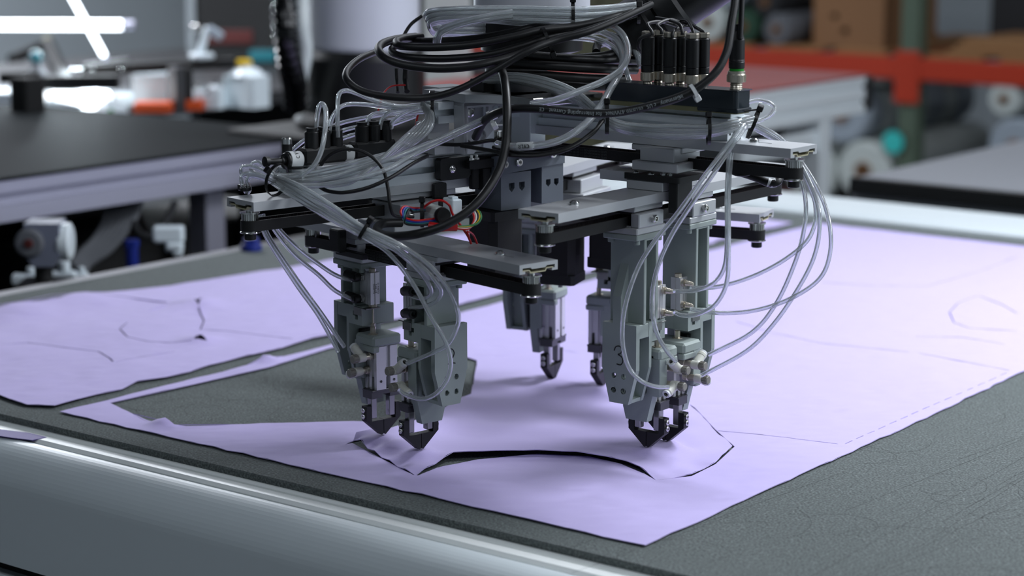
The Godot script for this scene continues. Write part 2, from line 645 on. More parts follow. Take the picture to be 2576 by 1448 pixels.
# ---------------------------------------------------------------- cutting bed
func table_bed() -> void:
	var t := thing("cutting_table", "long cutting bed with grey felt top and glossy white edge", "table", Vector3(0, -0.9, 0))
	var o := Vector3(0, 0.9, 0)
	var X0 := -0.94
	var X1 := 2.2
	var mb := MB.new()
	mb.T = Transform3D(Basis(), o)
	mb.bb(X0, X1, -0.009, 0.0, -1.34, 0.312, 0.0015)
	var mt := part(mb, "felt_mat", M.felt, t)
	mb = MB.new()
	mb.T = Transform3D(Basis(), o)
	mb.bb(X0 - 0.02, X1, -0.10, -0.0095, -1.345, 0.300)
	part(mb, "bed", M.dark_gap, t)
	# near edge: plastic ledge, then a rounded sheet-metal apron
	var along := Basis(Vector3(0, 0, 1), Vector3(0, 1, 0), Vector3(-1, 0, 0))
	mb = MB.new()
	mb.T = Transform3D(Basis(), o)
	mb.bb(-2.4, X1, -0.055, -0.0065, 0.3005, 0.3165, 0.002)
	mb.bb(-2.4, X1, -0.055, -0.0085, 0.3175, 0.3355, 0.003)
	part(mb, "edge_strip", M.white_plastic, t)
	var pr := PackedVector2Array([Vector2(0.337, -0.10), Vector2(0.337, -0.012)])
	for i in 15:
		var a := PI / 2 * (1.0 - i / 14.0)
		pr.append(Vector2(0.343 + 0.036 * cos(a), -0.050 + 0.040 * sin(a)))
	pr.append_array([Vector2(0.379, -0.128), Vector2(0.366, -0.132), Vector2(0.366, -0.10)])
	mb = MB.new()
	mb.T = Transform3D(Basis(), o)
	mb.ext(pr, -X1, 2.4, along)
	part(mb, "apron", M.white_paint, t)
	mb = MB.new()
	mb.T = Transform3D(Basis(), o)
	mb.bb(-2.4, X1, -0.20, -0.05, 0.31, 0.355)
	part(mb, "slot_panel", M.dark_gap, t)  # panel coloured dark for the shade inside the slot
	mb = MB.new()
	mb.T = Transform3D(Basis(), o)
	mb.bb(-2.4, X1, -0.30, -0.146, 0.32, 0.374, 0.006)
	part(mb, "lower_rail", M.white_paint, t)
	mb = MB.new()
	mb.T = Transform3D(Basis(), o)
	mb.bb(-2.4, X1, -0.82, -0.30, -1.3, 0.33)
	part(mb, "base_cabinet", M.slate_print, t)
	for p in [[-2.2, 0.2], [2.0, 0.2], [-0.8, -1.2], [2.0, -1.2]]:
		mb = MB.new()
		mb.T = Transform3D(Basis(), o)
		mb.cyl(Vector3(p[0], -0.9, p[1]), Vector3(p[0], -0.82, p[1]), 0.03, 16, 0.004)
		part(mb, "foot", M.black_plastic, t)
	# tape stuck on the ledge, torn at one end
	mb = MB.new()
	mb.T = Transform3D(Basis(), o)
	var tp := PackedVector2Array()
	for q in [[-60, 1071], [70, 1087], [117, 1098], [82, 1106], [30, 1100], [-60, 1086]]:
		var g := G(q[0], q[1], -0.0078)
		tp.append(Vector2(g.x, -g.z))
	mb.ext(tp, 0.0, 0.0006, Basis(Vector3(1, 0, 0), Vector3(0, 0, -1), Vector3(0, 1, 0)), Vector3(0, -0.0085, 0))
	var tape := part(mb, "tape", M.purple_tape, t)
	tape.set_meta("label", "torn strip of purple tape")
	# far edge: a low white beam behind the felt
	mb = MB.new()
	mb.T = Transform3D(Basis(), o)
	mb.bb(-0.96, X1, -0.06, 0.012, -1.50, -1.352, 0.008)
	part(mb, "far_beam", M.white_paint, t)
	mb = MB.new()
	mb.T = Transform3D(Basis(), o)
	mb.bb(X0 - 0.045, X0 - 0.003, -0.10, -0.004, -1.34, 0.30, 0.004)
	part(mb, "side_strip", M.dark_steel, t)
	# old knife marks scored into the felt
	mb = MB.new()
	mb.T = Transform3D(Basis(), o)
	var r := RandomNumberGenerator.new()
	r.seed = 12
	for i in 150:
		var straight := i < 40
		var p := Vector2(r.randf_range(0.30, 1.0), r.randf_range(-0.75, 0.28)) if i < 120 else Vector2(r.randf_range(-0.35, -0.12), r.randf_range(-0.02, 0.22))
		var a := r.randf_range(-0.12, 0.12) + PI / 2 if straight else r.randf() * TAU
		var bend := 0.0 if straight else r.randf_range(-0.35, 0.35)
		var l := r.randi_range(20, 70) if straight else r.randi_range(5, 22)
		for k in l:
			var q := p + Vector2(cos(a), sin(a)) * 0.007
			var w := Vector2(-sin(a), cos(a)) * 0.00017
			mb.quad(Vector3(p.x - w.x, 0.00008, p.y - w.y), Vector3(p.x + w.x, 0.00008, p.y + w.y), Vector3(q.x + w.x, 0.00008, q.y + w.y), Vector3(q.x - w.x, 0.00008, q.y - w.y))
			p = q
			a += bend * (0.4 + r.randf())
			if p.x < 0.20 and i < 120:
				break
	var km := part(mb, "knife_marks", M.dark_gap, mt)
	km.set_meta("kind", "stuff")
	km.set_meta("label", "thin dark knife marks scored in the felt")

# ---------------------------------------------------------------- fabrics
var wav := FastNoiseLite.new()
var tips := []

func ribbon(pts: Array, w: float) -> Array:
	var l := PackedVector2Array()
	for q in pts:
		var g := G(q[0], q[1])
		l.append(Vector2(g.x, g.z))
	return Geometry2D.offset_polyline(l, w / 2, Geometry2D.JOIN_MITER, Geometry2D.END_BUTT)
func gpoly(pts: Array) -> PackedVector2Array:
	var l := PackedVector2Array()
	for q in pts:
		var g := G(q[0], q[1], q[2] if q.size() > 2 else 0.0)
		l.append(Vector2(g.x, g.z))
	return l
# edge made slightly wavy
func wavy(p: PackedVector2Array, amp: float, step: float = 0.02) -> PackedVector2Array:
	var o := PackedVector2Array()
	for i in p.size():
		var a := p[i]
		var b := p[(i + 1) % p.size()]
		var k := maxi(1, int(a.distance_to(b) / step))
		var nr := (b - a).orthogonal().normalized()
		for j in k:
			var q := a.lerp(b, float(j) / k)
			o.append(q + nr * (amp * wav.get_noise_2d(q.x * 900, q.y * 900) if j > 0 else 0.0))
	return o
func cloth(outer: PackedVector2Array, holes: Array, h: Callable, cell: float) -> MB:
	var mb := MB.new()
	var lo := outer[0]
	var hi := outer[0]
	for q in outer:
		lo = lo.min(q)
		hi = hi.max(q)
	var edge := {}
	var rings := [outer]
	rings.append_array(holes)
	var boxes := []
	for ring in rings:
		var bl: Vector2 = ring[0]
		var bh: Vector2 = ring[0]
		for i in ring.size():
			var a: Vector2 = ring[i]
			var b: Vector2 = ring[(i + 1) % ring.size()]
			bl = bl.min(a)
			bh = bh.max(a)
			var k := int(a.distance_to(b) / (cell * 0.2)) + 1
			for j in k + 1:
				var q := a.lerp(b, float(j) / k)
				edge[Vector2i(floori((q.x - lo.x) / cell), floori((q.y - lo.y) / cell))] = true
		boxes.append(Rect2(bl, bh - bl).grow(cell))
	var nx := int((hi.x - lo.x) / cell) + 1
	var ny := int((hi.y - lo.y) / cell) + 1
	var cache := {}
	var e := 0.0015
	var pn := func(q: Vector2) -> Array:
		if cache.has(q):
			return cache[q]
		var y: float = h.call(q.x, q.y)
		var dx: float = h.call(q.x + e, q.y) - y
		var dz: float = h.call(q.x, q.y + e) - y
		var r := [Vector3(q.x, y, q.y), Vector3(-dx / e, 1, -dz / e).normalized()]
		cache[q] = r
		return r
	for i in nx:
		for j in ny:
			var a := lo + Vector2(i, j) * cell
			var sq := PackedVector2Array([a, a + Vector2(cell, 0), a + Vector2(cell, cell), a + Vector2(0, cell)])
			var bits: Array = []
			if edge.has(Vector2i(i, j)):
				bits = Geometry2D.intersect_polygons(outer, sq)
				for k in holes.size():
					if not boxes[k + 1].intersects(Rect2(a, Vector2(cell, cell))):
						continue
					var nxt := []
					for b in bits:
						for c in Geometry2D.clip_polygons(b, holes[k]):
							if not Geometry2D.is_polygon_clockwise(c):
								nxt.append(c)
					bits = nxt
			else:
				var m := a + Vector2(cell, cell) * 0.5
				if not Geometry2D.is_point_in_polygon(m, outer):
					continue
				var inside := false
				for k in holes.size():
					if boxes[k + 1].has_point(m) and Geometry2D.is_point_in_polygon(m, holes[k]):
						inside = true
						break
				if inside:
					continue
				bits = [sq]
			for b in bits:
				var idx := Geometry2D.triangulate_polygon(b)
				for k in range(0, idx.size(), 3):
					var A: Array = pn.call(b[idx[k]])
					var B: Array = pn.call(b[idx[k + 1]])
					var C: Array = pn.call(b[idx[k + 2]])
					var nn: Vector3 = (B[0] - A[0]).cross(C[0] - A[0])
					if nn.y > 0:
						mb.put(A[0], B[0], C[0], A[1], B[1], C[1])
					else:
						mb.put(A[0], C[0], B[0], A[1], C[1], B[1])
	# cut edges: the sheet's own thickness
	for ring in rings:
		for i in ring.size():
			var A: Array = pn.call(ring[i])
			var B: Array = pn.call(ring[(i + 1) % ring.size()])
			var t := Vector3(0, -0.0007, 0)
			mb.quad(A[0], B[0], B[0] + t, A[0] + t)
	return mb

func bump(x: float, z: float, c: Vector3, s: float) -> float:
	return exp(-((x - c.x) * (x - c.x) + (z - c.z) * (z - c.z)) / (s * s))

const LIFT := [ # outline of the lifted piece: photo column, row, height
	[889, 1112, 0.0035], [925, 1130, 0.003], [960, 1150, 0.003], [1000, 1173, 0.0025], [1045, 1196, 0.0016], [1095, 1166, 0.005], [1140, 1136, 0.009], [1250, 1131, 0.009], [1350, 1130, 0.009], [1450, 1134, 0.009], [1530, 1147, 0.008], [1575, 1158, 0.006],
	[1610, 1172, 0.006], [1650, 1207, 0.0018], [1690, 1203, 0.002], [1740, 1190, 0.004], [1770, 1178, 0.0025], [1800, 1160, 0.005], [1842, 1120, 0.005], [1800, 1083, 0.0022], [1750, 1030, 0.0022], [1700, 985, 0.0022], [1650, 930, 0.0022],
	[1560, 890, 0.0022], [1400, 872, 0.0022], [1250, 890, 0.0022], [1200, 905, 0.003], [1193, 953, 0.004], [1185, 990, 0.006], [1150, 1003, 0.008], [1110, 1030, 0.009], [1040, 1058, 0.011], [985, 1075, 0.013], [930, 1079, 0.0135], [896, 1083, 0.0130]]
var lift_ctl := []
func lift_h(x: float, z: float) -> float:
	var sw := 0.0
	var sy := 0.0
	for c in lift_ctl:
		var d: float = (x - c.x) * (x - c.x) + (z - c.z) * (z - c.z)
		var w := pow(d + 0.00004, -1.6)
		sw += w
		sy += w * c.y
	return sy / sw + 0.0006 * wav.get_noise_2d(x * 260, z * 260)
func sheet_h(x: float, z: float) -> float:
	var y := 0.0016 + 0.0012 * (0.5 + 0.5 * wav.get_noise_2d(x * 240, z * 240)) + 0.0005 * wav.get_noise_2d(x * 900, z * 900)
	y += 0.009 * bump(x, z, fold_a, 0.012) + 0.008 * bump(x, z, fold_b, 0.011)
	return y
func left_h(x: float, z: float) -> float:
	var y := 0.0018 + 0.003 * (0.5 + 0.5 * wav.get_noise_2d(x * 200 + 50, z * 200)) + 0.0006 * wav.get_noise_2d(x * 900, z * 900)
	y += 0.006 * bump(x, z, fold_c, 0.02) + 0.007 * bump(x, z, fold_d, 0.03) + 0.010 * bump(x, z, fold_e, 0.05) + 0.008 * bump(x, z, fold_f, 0.05)
	return y
var fold_a := Vector3.ZERO
var fold_b := Vector3.ZERO
var fold_c := Vector3.ZERO
var fold_d := Vector3.ZERO
var fold_e := Vector3.ZERO
var fold_f := Vector3.ZERO

func fabrics() -> void:
	wav.seed = 8
	wav.frequency = 0.04
	fold_a = G(412, 1074)
	fold_b = G(668, 912)
	fold_c = G(503, 862)
	fold_d = G(497, 772)
	fold_e = G(40, 790)
	fold_f = G(190, 762)
	# uncut margin of the main sheet
	var outer := wavy(PackedVector2Array([Vector2(-0.384, 0.272), Vector2(0.352, 0.271), Vector2(0.335, -0.30), Vector2(0.318, -0.62), Vector2(0.31, -1.285), Vector2(-0.382, -1.285), Vector2(-0.382, -0.3), Vector2(-0.383, 0.10)]), 0.0035)
	var under := gpoly([[868, 1123], [886, 1119], [960, 1158], [1040, 1200], [1052, 1201], [1100, 1181], [1200, 1161], [1350, 1147], [1480, 1152], [1560, 1171], [1620, 1196], [1650, 1213], [1740, 1202], [1800, 1172], [1848, 1128], [1800, 1085], [1749, 1031], [1690, 990], [1638, 940],
		[1555, 902], [1400, 884], [1256, 900], [1198, 910], [1165, 900], [1050, 880], [960, 850], [830, 879], [675, 928], [470, 975], [276, 1017], [330, 1043], [395, 1072], [440, 1078], [600, 1072], [760, 1066], [893, 1063], [955, 1066], [966, 1092], [930, 1106], [890, 1113]])
	var holes: Array = [under]
	for l in [[[1806, 1087], [1960, 1103], [2110, 1121]], [[2540, 936], [2430, 915], [2305, 891]], [[2290, 890], [2070, 868], [1940, 840], [1850, 812]], [[2560, 648], [2480, 680], [2330, 724], [2200, 722], [2065, 713]], [[2560, 792], [2520, 770], [2464, 748]],
			[[2462, 746], [2410, 766], [2388, 790], [2400, 815], [2440, 830], [2560, 836]], [[2300, 850], [2420, 852], [2530, 870]]]:
		holes.append_array(ribbon(l, 0.0013))
	for i in 15:
		var a := Vector2(2123, 1122).lerp(Vector2(2540, 938), (i + 0.1) / 15.0)
		var b := Vector2(2123, 1122).lerp(Vector2(2540, 938), (i + 0.75) / 15.0)
		holes.append_array(ribbon([[a.x, a.y], [b.x, b.y]], 0.0012))
	solo(cloth(outer, holes, sheet_h, 0.010), "fabric_sheet", M.fabric, "lavender fabric sheet with a bare cut-out, under the gripper fingers", "fabric", "lavender fabric on the cutting bed")
	# piece the fingers lift out of it
	for a in LIFT:
		lift_ctl.append(G(a[0], a[1], a[2]))
	for q in [[1054, 1127, 0.0145], [960, 1090, 0.0145], [1631, 1122, 0.0145], [1680, 1107, 0.0145], [1388, 950, 0.0115], [1512, 967, 0.0115], [1450, 956, 0.012], [1290, 965, 0.009], [1250, 1050, 0.004], [1400, 1040, 0.004], [1500, 1060, 0.004], [1330, 1085, 0.007], [1560, 1010, 0.004], [1560, 1100, 0.008], [1180, 1090, 0.006], [1730, 1120, 0.006], [1720, 1060, 0.003], [1620, 1160, 0.006], [1005, 1108, 0.014], [1050, 1165, 0.006], [930, 1096, 0.0125], [910, 1100, 0.011]]:
		lift_ctl.append(G(q[0], q[1], q[2]))
	var foot := wavy(gpoly(LIFT), 0.0015, 0.012)
	solo(cloth(foot, [], lift_h, 0.006), "fabric_piece", M.fabric, "lavender fabric piece pinched and lifted by the six black gripper fingers", "fabric", "lavender fabric on the cutting bed")
	# neighbouring sheet with its own cut lines
	var lo := wavy(PackedVector2Array([Vector2(-0.432, 0.276), Vector2(-0.405, 0.262), Vector2(-0.411, 0.20), Vector2(-0.4165, 0.03), Vector2(-0.417, -0.18), Vector2(-0.416, -1.26), Vector2(-0.765, -1.26), Vector2(-0.768, -0.55), Vector2(-0.79, -0.37), Vector2(-0.833, -0.15), Vector2(-0.85, 0.22), Vector2(-0.64, 0.262)]), 0.012, 0.03)
	holes = []
	holes.append(gpoly([[-30, 788], [60, 772], [130, 757], [219, 749], [150, 768], [60, 785], [-30, 800]]))
	holes.append(gpoly([[486, 868], [503, 857], [522, 869], [500, 868]]))
	holes.append(gpoly([[487, 768], [498, 771], [515, 752], [500, 781]]))
	for l in [[[221, 750], [320, 758], [423, 770]], [[372, 789], [423, 775], [484, 770]], [[500, 783], [513, 812], [504, 833], [572, 838], [646, 848], [736, 859]], [[320, 817], [301, 834], [320, 854], [372, 865], [430, 869], [482, 869]],
			[[2, 874], [69, 867], [172, 880], [246, 889], [277, 909], [285, 918]], [[290, 919], [349, 905], [440, 889]], [[755, 857], [790, 850], [826, 846]]]:
		holes.append_array(ribbon(l, 0.0018))
	solo(cloth(lo, holes, left_h, 0.010), "fabric_sheet", M.fabric, "lavender fabric sheet with scattered cut lines, beside the black-topped table", "fabric", "lavender fabric on the cutting bed")

# ---------------------------------------------------------------- gripper tool
const UPX := Basis(Vector3(1, 0, 0), Vector3(0, 0, -1), Vector3(0, 1, 0))   # polygon (x, -z) pushed up
const SIDE := Basis(Vector3(0, 0, 1), Vector3(0, 1, 0), Vector3(-1, 0, 0))  # polygon (z, y) pushed along -x

func screw_head(mb: MB, o: Vector3, dir: Vector3, r: float, h: float) -> void:
	mb.lathe(o, dir, [[0, 0], [r, 0], [r, h * 0.8], [r * 0.86, h], [r * 0.52, h], [r * 0.52, h * 0.45], [0, h * 0.45]], 18)
func dome_head(mb: MB, o: Vector3, dir: Vector3, r: float, h: float) -> void:
	mb.lathe(o, dir, [[0, 0], [r, 0], [r * 0.97, h * 0.35], [r * 0.8, h * 0.72], [r * 0.5, h], [r * 0.42, h], [r * 0.42, h * 0.5], [0, h * 0.5]], 18)

# belt-driven rail along local x, with its far and near pulleys below
func actuator(label: String, at: Vector3, turn: float, x0: float, x1: float, yb: float, sliders: Array, prints: int = 0) -> Node3D:
	var t := thing("linear_actuator", label, "linear actuator", Vector3(at.x, yb, at.z), turn, "belt-driven linear actuators of the gripper tool")
	var hw := 0.022
	var mb := MB.new()
	var sl := []
	for e in [[x0, 1.0], [x1, -1.0]]:
		var a: float = e[0] + e[1] * 0.034
		var b: float = e[0] + e[1] * 0.058
		sl.append(rrect(minf(a, b), -0.0016, maxf(a, b), 0.0016, 0.0012, 2))
	mb.holed(P2([x0, -hw, x1, -hw, x1, hw, x0, hw]), sl, 0.0052, 0.0085, UPX)
	for s in [-1.0, 1.0]:
		mb.ext(P2([s * hw, 0, s * hw, 0.0052, s * 0.0185, 0.0052, s * 0.0185, 0.0022, s * 0.0155, 0.0022, s * 0.0155, 0]), -x1, -x0, SIDE)
	mb.ext(P2([-0.0095, 0.0052, 0.0095, 0.0052, 0.0075, 0.0036, -0.0075, 0.0036]), -x1, -x0, SIDE)
	part(mb, "rail", M.anodised, t)
	mb = MB.new()
	mb.ext(P2([-0.0178, 0.0030, -0.0095, 0.0030, -0.008, 0.0006, 0.008, 0.0006, 0.0095, 0.0030, 0.0178, 0.0030, 0.0178, 0.0022, 0.0102, 0.0022, 0.0087, -0.0003, -0.0087, -0.0003, -0.0102, 0.0022, -0.0178, 0.0022]), -x1 + 0.001, -x0 - 0.001, SIDE)
	part(mb, "inner_channel", M.brass, t)
	# belt loop round the two pulleys
	var R := 0.0086
	var pa := x0 + 0.010
	var pb := x1 - 0.010
	var outr := PackedVector2Array()
	for k in 2:
		for i in 13:
			var q := -PI / 2 + PI * i / 12.0 + PI * k
			outr.append(Vector2((pb if k == 0 else pa) + cos(q), sin(q)))
	for pass_ in 2:
		mb = MB.new()
		var rr := R if pass_ == 0 else R - 0.0012
		var ri := R - 0.0011 if pass_ == 0 else R - 0.0019
		for i in outr.size():
			var j := (i + 1) % outr.size()
			var ci := Vector3(pb if i < 13 else pa, 0, 0)
			var cj := Vector3(pb if j < 13 else pa, 0, 0)
			var di := Vector3(outr[i].x - ci.x, 0, outr[i].y)
			var dj := Vector3(outr[j].x - cj.x, 0, outr[j].y)
			var lo := Vector3(0, -0.0208, 0)
			var hi := Vector3(0, -0.0110, 0)
			var A := ci + di * rr
			var B := cj + dj * rr
			var C := ci + di * ri
			var E := cj + dj * ri
			mb.put(A + lo, A + hi, B + hi, di, di, dj)
			mb.put(A + lo, B + hi, B + lo, di, dj, dj)
			mb.put(C + lo, E + hi, C + hi, -di, -dj, -di)
			mb.put(C + lo, E + lo, E + hi, -di, -dj, -dj)
			mb.quad(A + hi, C + hi, E + hi, B + hi)
			mb.quad(A + lo, B + lo, E + lo, C + lo)
		if pass_ == 1:
			var x := pa
			while x < pb:   # teeth on the inside of both runs
				for s in [-1.0, 1.0]:
					mb.bb(x, x + 0.001, -0.0206, -0.0112, s * (R - 0.0019), s * (R - 0.0027))
				x += 0.002
		part(mb, "belt" if pass_ == 0 else "belt_teeth", M.belt_rubber if pass_ == 0 else M.belt_teeth, t)
	for e in [pa, pb]:
		mb = MB.new()
		mb.lathe(Vector3(e, 0, 0), Vector3(0, -1, 0), [[0.0035, 0.0], [0.0035, 0.0035], [0.0092, 0.0035], [0.0092, 0.0048], [0.0076, 0.0052], [0.0066, 0.0054], [0.0066, 0.0215], [0.0090, 0.0215], [0.0094, 0.0222], [0.0090, 0.0228], [0.004, 0.0228], [0.004, 0.0235]], 24)
		for k in 22:
			var a := TAU * k / 22
			mb.T = Transform3D(Basis(Vector3.UP, a), Vector3(e, 0, 0))
			mb.bb(0.0060, 0.0076, -0.0112, -0.0052, -0.0006, 0.0006)
		var pl := part(mb, "pulley", M.bright_steel, t)
		mb = MB.new()
		mb.cyl(Vector3(e, -0.0228, 0), Vector3(e, -0.0292, 0), 0.0056, 18, 0.0006)
		part(mb, "axle_nut", M.black_plastic, pl)
		mb = MB.new()
		var sx: float = e + (0.043 if e == pa else -0.043)
		dome_head(mb, Vector3(sx, 0.0085, 0), Vector3.UP, 0.0048, 0.0034)
		part(mb, "screw", M.bright_steel, t)
	for s in sliders:
		mb = MB.new()
		mb.bb(s[0], s[1], -0.0062, -0.0004, -0.018, 0.0205, 0.0008)
		part(mb, "slider", M.anodised, t)
		mb = MB.new()
		mb.bb(s[0] + 0.004, s[1] - 0.004, -0.0092, -0.0062, -0.015, 0.019)
		part(mb, "slider_pad", M.black_matte, t)
	if prints > 0:
		for k in 3:
			# maker's print on the belt, upside down as fitted
			var bs := Basis(Vector3(-1, 0, 0), Vector3(0, -1, 0), Vector3(0, 0, 1))
			text("GATES POWERGRIP GT3  11  2GT R9 40424  SC 12022 USA", 0.0026, M.ink_grey, t, Transform3D(bs, Vector3(x0 + 0.125, -0.0133 - 0.0027 * k, R + 0.00008)), "belt_print")
	return t

# one finger unit: local x = towards the ports, z = outwards, y = up from the bed; mirrored ones swap z
func gripper(label: String, at: Vector3, turn: float, mir: bool, yf: float, digit: String, fittings: int, elbows: bool, off: float = 0.0, ca: float = 0.014, cz: float = 0.0045) -> Node3D:
	var t := thing("gripper_unit", label, "gripper", at, turn, "pneumatic gripper units hanging from the tool")
	var X := Transform3D(Basis.from_scale(Vector3(1, 1, -1)) if mir else Basis(), Vector3.ZERO)
	var nb := func() -> MB:
		var q := MB.new()
		q.T = X
		return q
	var mb: MB
	# two black fingers that close to a point
	for s in [-1.0, 1.0]:
		mb = nb.call()
		mb.ext(P2([s * 0.0003, 0.0165, s * 0.0022, 0.0150, s * 0.0205, 0.0308, s * 0.0205, 0.0455, s * 0.0145, 0.0455, s * 0.0142, 0.0302, s * 0.0003, 0.0302]), -0.0040, 0.0040)
		var fg := part(mb, "finger", M.black_finger, t)
		for y in [0.0355, 0.0415]:
			mb = nb.call()
			screw_head(mb, Vector3(s * 0.0205, y, 0), Vector3(s, 0, 0), 0.0026, 0.0020)
			part(mb, "screw", M.bright_steel, fg)
		mb = nb.call()
		mb.bb(s * 0.0075, s * 0.0142, 0.0325, 0.0545, -0.0034, 0.0034, 0.0006)
		mb.lathe(Vector3(s * 0.0074, 0.0370, 0), Vector3(-s, 0, 0), [[0.0014, 0.0002], [0.0, 0.0002]], 12)
		part(mb, "jaw", M.steel, t)
	mb = nb.call()
	mb.holed(P2([-0.0175, 0.0535, 0.0175, 0.0535, 0.0175, 0.0615, -0.0175, 0.0615]), [P2([-0.0045, 0.0530, 0.0045, 0.0530, 0.0045, 0.0570, -0.0045, 0.0570])], -0.0085, 0.0060)
	mb.bb(-0.0175, 0.0175, 0.0598, 0.0618, -0.0095, 0.0070, 0.0005)
	part(mb, "jaw_guide", M.dark_steel, t)
	# air gripper body with slotted sides; the lower slots open into the jaw chamber
	var upz := Basis(Vector3(1, 0, 0), Vector3(0, 0, 1), Vector3(0, 1, 0))
	mb = nb.call()
	for q in [[0.0618, 0.0735, 0.0025, 0.0020], [0.0735, 0.1040, 0.0075, 0.0105]]:
		var d: float = -q[2]
		var e: float = q[3]
		mb.ext(P2([-0.0125, -0.0100, -0.0040, -0.0100, -0.0040, d, 0.0010, d, 0.0010, -0.0100, 0.0125, -0.0100, 0.0125, -0.0062, e, -0.0062, e, -0.0022, 0.0125, -0.0022, 0.0125, 0.0015, 0.0105, 0.0015, 0.0105, 0.0050, 0.0125, 0.0050, 0.0125, 0.0095, -0.0125, 0.0095]), q[0], q[1], upz)
	var gb := part(mb, "gripper_body", M.gripper_alu, t)
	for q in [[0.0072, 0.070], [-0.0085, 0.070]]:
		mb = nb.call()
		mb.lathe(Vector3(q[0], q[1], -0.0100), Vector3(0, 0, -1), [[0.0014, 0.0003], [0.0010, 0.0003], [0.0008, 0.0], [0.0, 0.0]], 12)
		part(mb, "bore_disc", M.dark_steel, gb)  # dark discs drawn for the darkness of bore holes
	# printed carriage: back plate plus hood over the gripper
	mb = nb.call()
	mb.holed(P2([-0.0135, 0.0440, 0.0100, 0.0440, 0.0165, 0.0700, 0.0170, 0.1085, -0.0170, 0.1085, -0.0170, 0.0560]), [circ(0.0115, 0.0740, 0.0030)], 0.0098, 0.0185)
	mb.bb(-0.0172, 0.0172 + off, 0.1042, 0.1150, -0.0115, 0.0185, 0.0022)
	mb.bb(0.0095 + off, 0.0172 + off, 0.0990, 0.1050, -0.0115, 0.0100, 0.0010)
	mb.bb(0.0128 + off, 0.0168 + off, 0.0720, 0.1060, 0.0055, 0.0185, 0.0006)
	mb.bb(0.0100, 0.0165 + off, 0.0700, 0.1060, 0.0100, 0.0184)
	part(mb, "carriage", M.grey_print, t)
	mb = nb.call()
	screw_head(mb, Vector3(0.0115, 0.0740, 0.0145), Vector3(0, 0, 1), 0.0028, 0.0030)
	part(mb, "carriage_screw", M.steel, t)
	mb = nb.call()
	mb.bb(-0.0060, 0.0085, 0.0700, 0.1170, 0.0186, 0.0245, 0.0006)
	for k in 9:
		for s in 2:
			mb.lathe(Vector3(0.0086, 0.0725 + 0.0048 * k, 0.0200 + 0.003 * s), Vector3(1, 0, 0), [[0.0010, 0], [0.0008, 0.0004], [0, 0.0004]], 8)
	part(mb, "linear_guide", M.black_plastic, t)
	# printed bracket
	mb = nb.call()
	var low := P2([-0.0105, 0.0670, 0.0105, 0.0670, 0.0192, 0.1000, 0.0190, 0.1425, -0.0190, 0.1425, -0.0192, 0.1000])
	mb.holed(low, [circ(-0.0060, 0.0790, 0.0028), circ(0.0050, 0.0790, 0.0028), circ(-0.0060, 0.0930, 0.0028), circ(0.0050, 0.0930, 0.0028)], 0.0445, 0.0500)
	mb.ext(low, 0.0250, 0.0290)
	mb.bb(-0.0102, 0.0102, 0.0672, 0.0705, 0.0252, 0.0497)
	mb.bb(-0.0035, 0.0035, 0.0680, 0.1300, 0.0280, 0.0460)
	mb.bb(-0.0187, 0.0187, 0.1290, 0.1422, 0.0252, 0.0496, 0.0006)
	# inner shoulder with a T slot, open along x
	mb.holed(P2([0.0030, 0.1240, 0.0255, 0.1240, 0.0255, 0.1425, 0.0030, 0.1425]), [P2([0.0105, 0.1290, 0.0150, 0.1290, 0.0150, 0.1325, 0.0185, 0.1325, 0.0185, 0.1370, 0.0105, 0.1370])], 0.0025, 0.0190, Basis(Vector3(0, 0, 1), Vector3(0, 1, 0), Vector3(1, 0, 0)))
	mb.bb(-0.0190, 0.0030, 0.1240, 0.1425, 0.0030, 0.0255, 0.0006)
	# column ribs and web up to the flange
	mb.bb(-0.0190, 0.0190, 0.1420, yf, 0.0340, 0.0382, 0.0005)
	mb.bb(-0.0190, 0.0190, 0.1420, yf, 0.0150, 0.0190, 0.0005)
	mb.bb(-0.0065, 0.0005, 0.1420, yf, 0.0185, 0.0345)
	for q in [[0.0265, 0.0345], [0.0185, 0.0265]]:   # fillets under the flange
		mb.bb(0.0005, 0.0185, yf - 0.0012, yf, q[0], q[1])
	if yf > 0.2:
		mb.ext(P2([0.0375, 0.1990, 0.0500, 0.1680, 0.0500, 0.1425, 0.0375, 0.1425]), -0.0015, 0.0075, SIDE)
	mb.bb(-0.0192, 0.0192, yf, yf + 0.0052, 0.0035, 0.0505, 0.0007)
	part(mb, "bracket", M.grey_print, t)
	if digit != "":
		mb = nb.call()
		var st := PackedVector3Array()
		var pen: Array = [[-0.0055, 0.1165], [-0.0035, 0.1205], [0.0010, 0.1212], [0.0032, 0.1180], [0.0015, 0.1145], [-0.0010, 0.1135], [0.0030, 0.1115], [0.0044, 0.1075], [0.0020, 0.1040], [-0.0025, 0.1042]] if digit == "3" else [[-0.0048, 0.1165], [-0.0020, 0.1200], [0.0015, 0.1195], [0.0035, 0.1160], [0.0020, 0.1120], [-0.0010, 0.1085], [-0.0035, 0.1062], [0.0010, 0.1068], [0.0048, 0.1060]]
		for q in pen:
			st.append(Vector3(q[0] * (-1.0 if mir else 1.0), q[1], 0.0501))
		mb.tube(sm(st, 6), 0.00055, 5)
		var dg := part(mb, "number", M.ink, t)
		dg.set_meta("label", "handwritten number " + digit)
	mb = nb.call()
	mb.bb(-0.0190, 0.0190, yf + 0.0053, yf + 0.0117, 0.0035, 0.0505, 0.0010)
	part(mb, "mount_plate", M.anodised, t)
	for q in [[0.0145, 0.0440], [-0.0145, 0.0440], [0.0145, 0.0085]]:
		mb = nb.call()
		mb.cyl(Vector3(q[0], yf, q[1]), Vector3(q[0], yf - 0.0042, q[1]), 0.0030, 14, 0.0004)
		part(mb, "bolt", M.grey_print, t)
	mb = nb.call()
	mb.bb(0.0100, 0.0195, yf + 0.0118, yf + 0.0250, 0.0080, 0.0480, 0.0008)
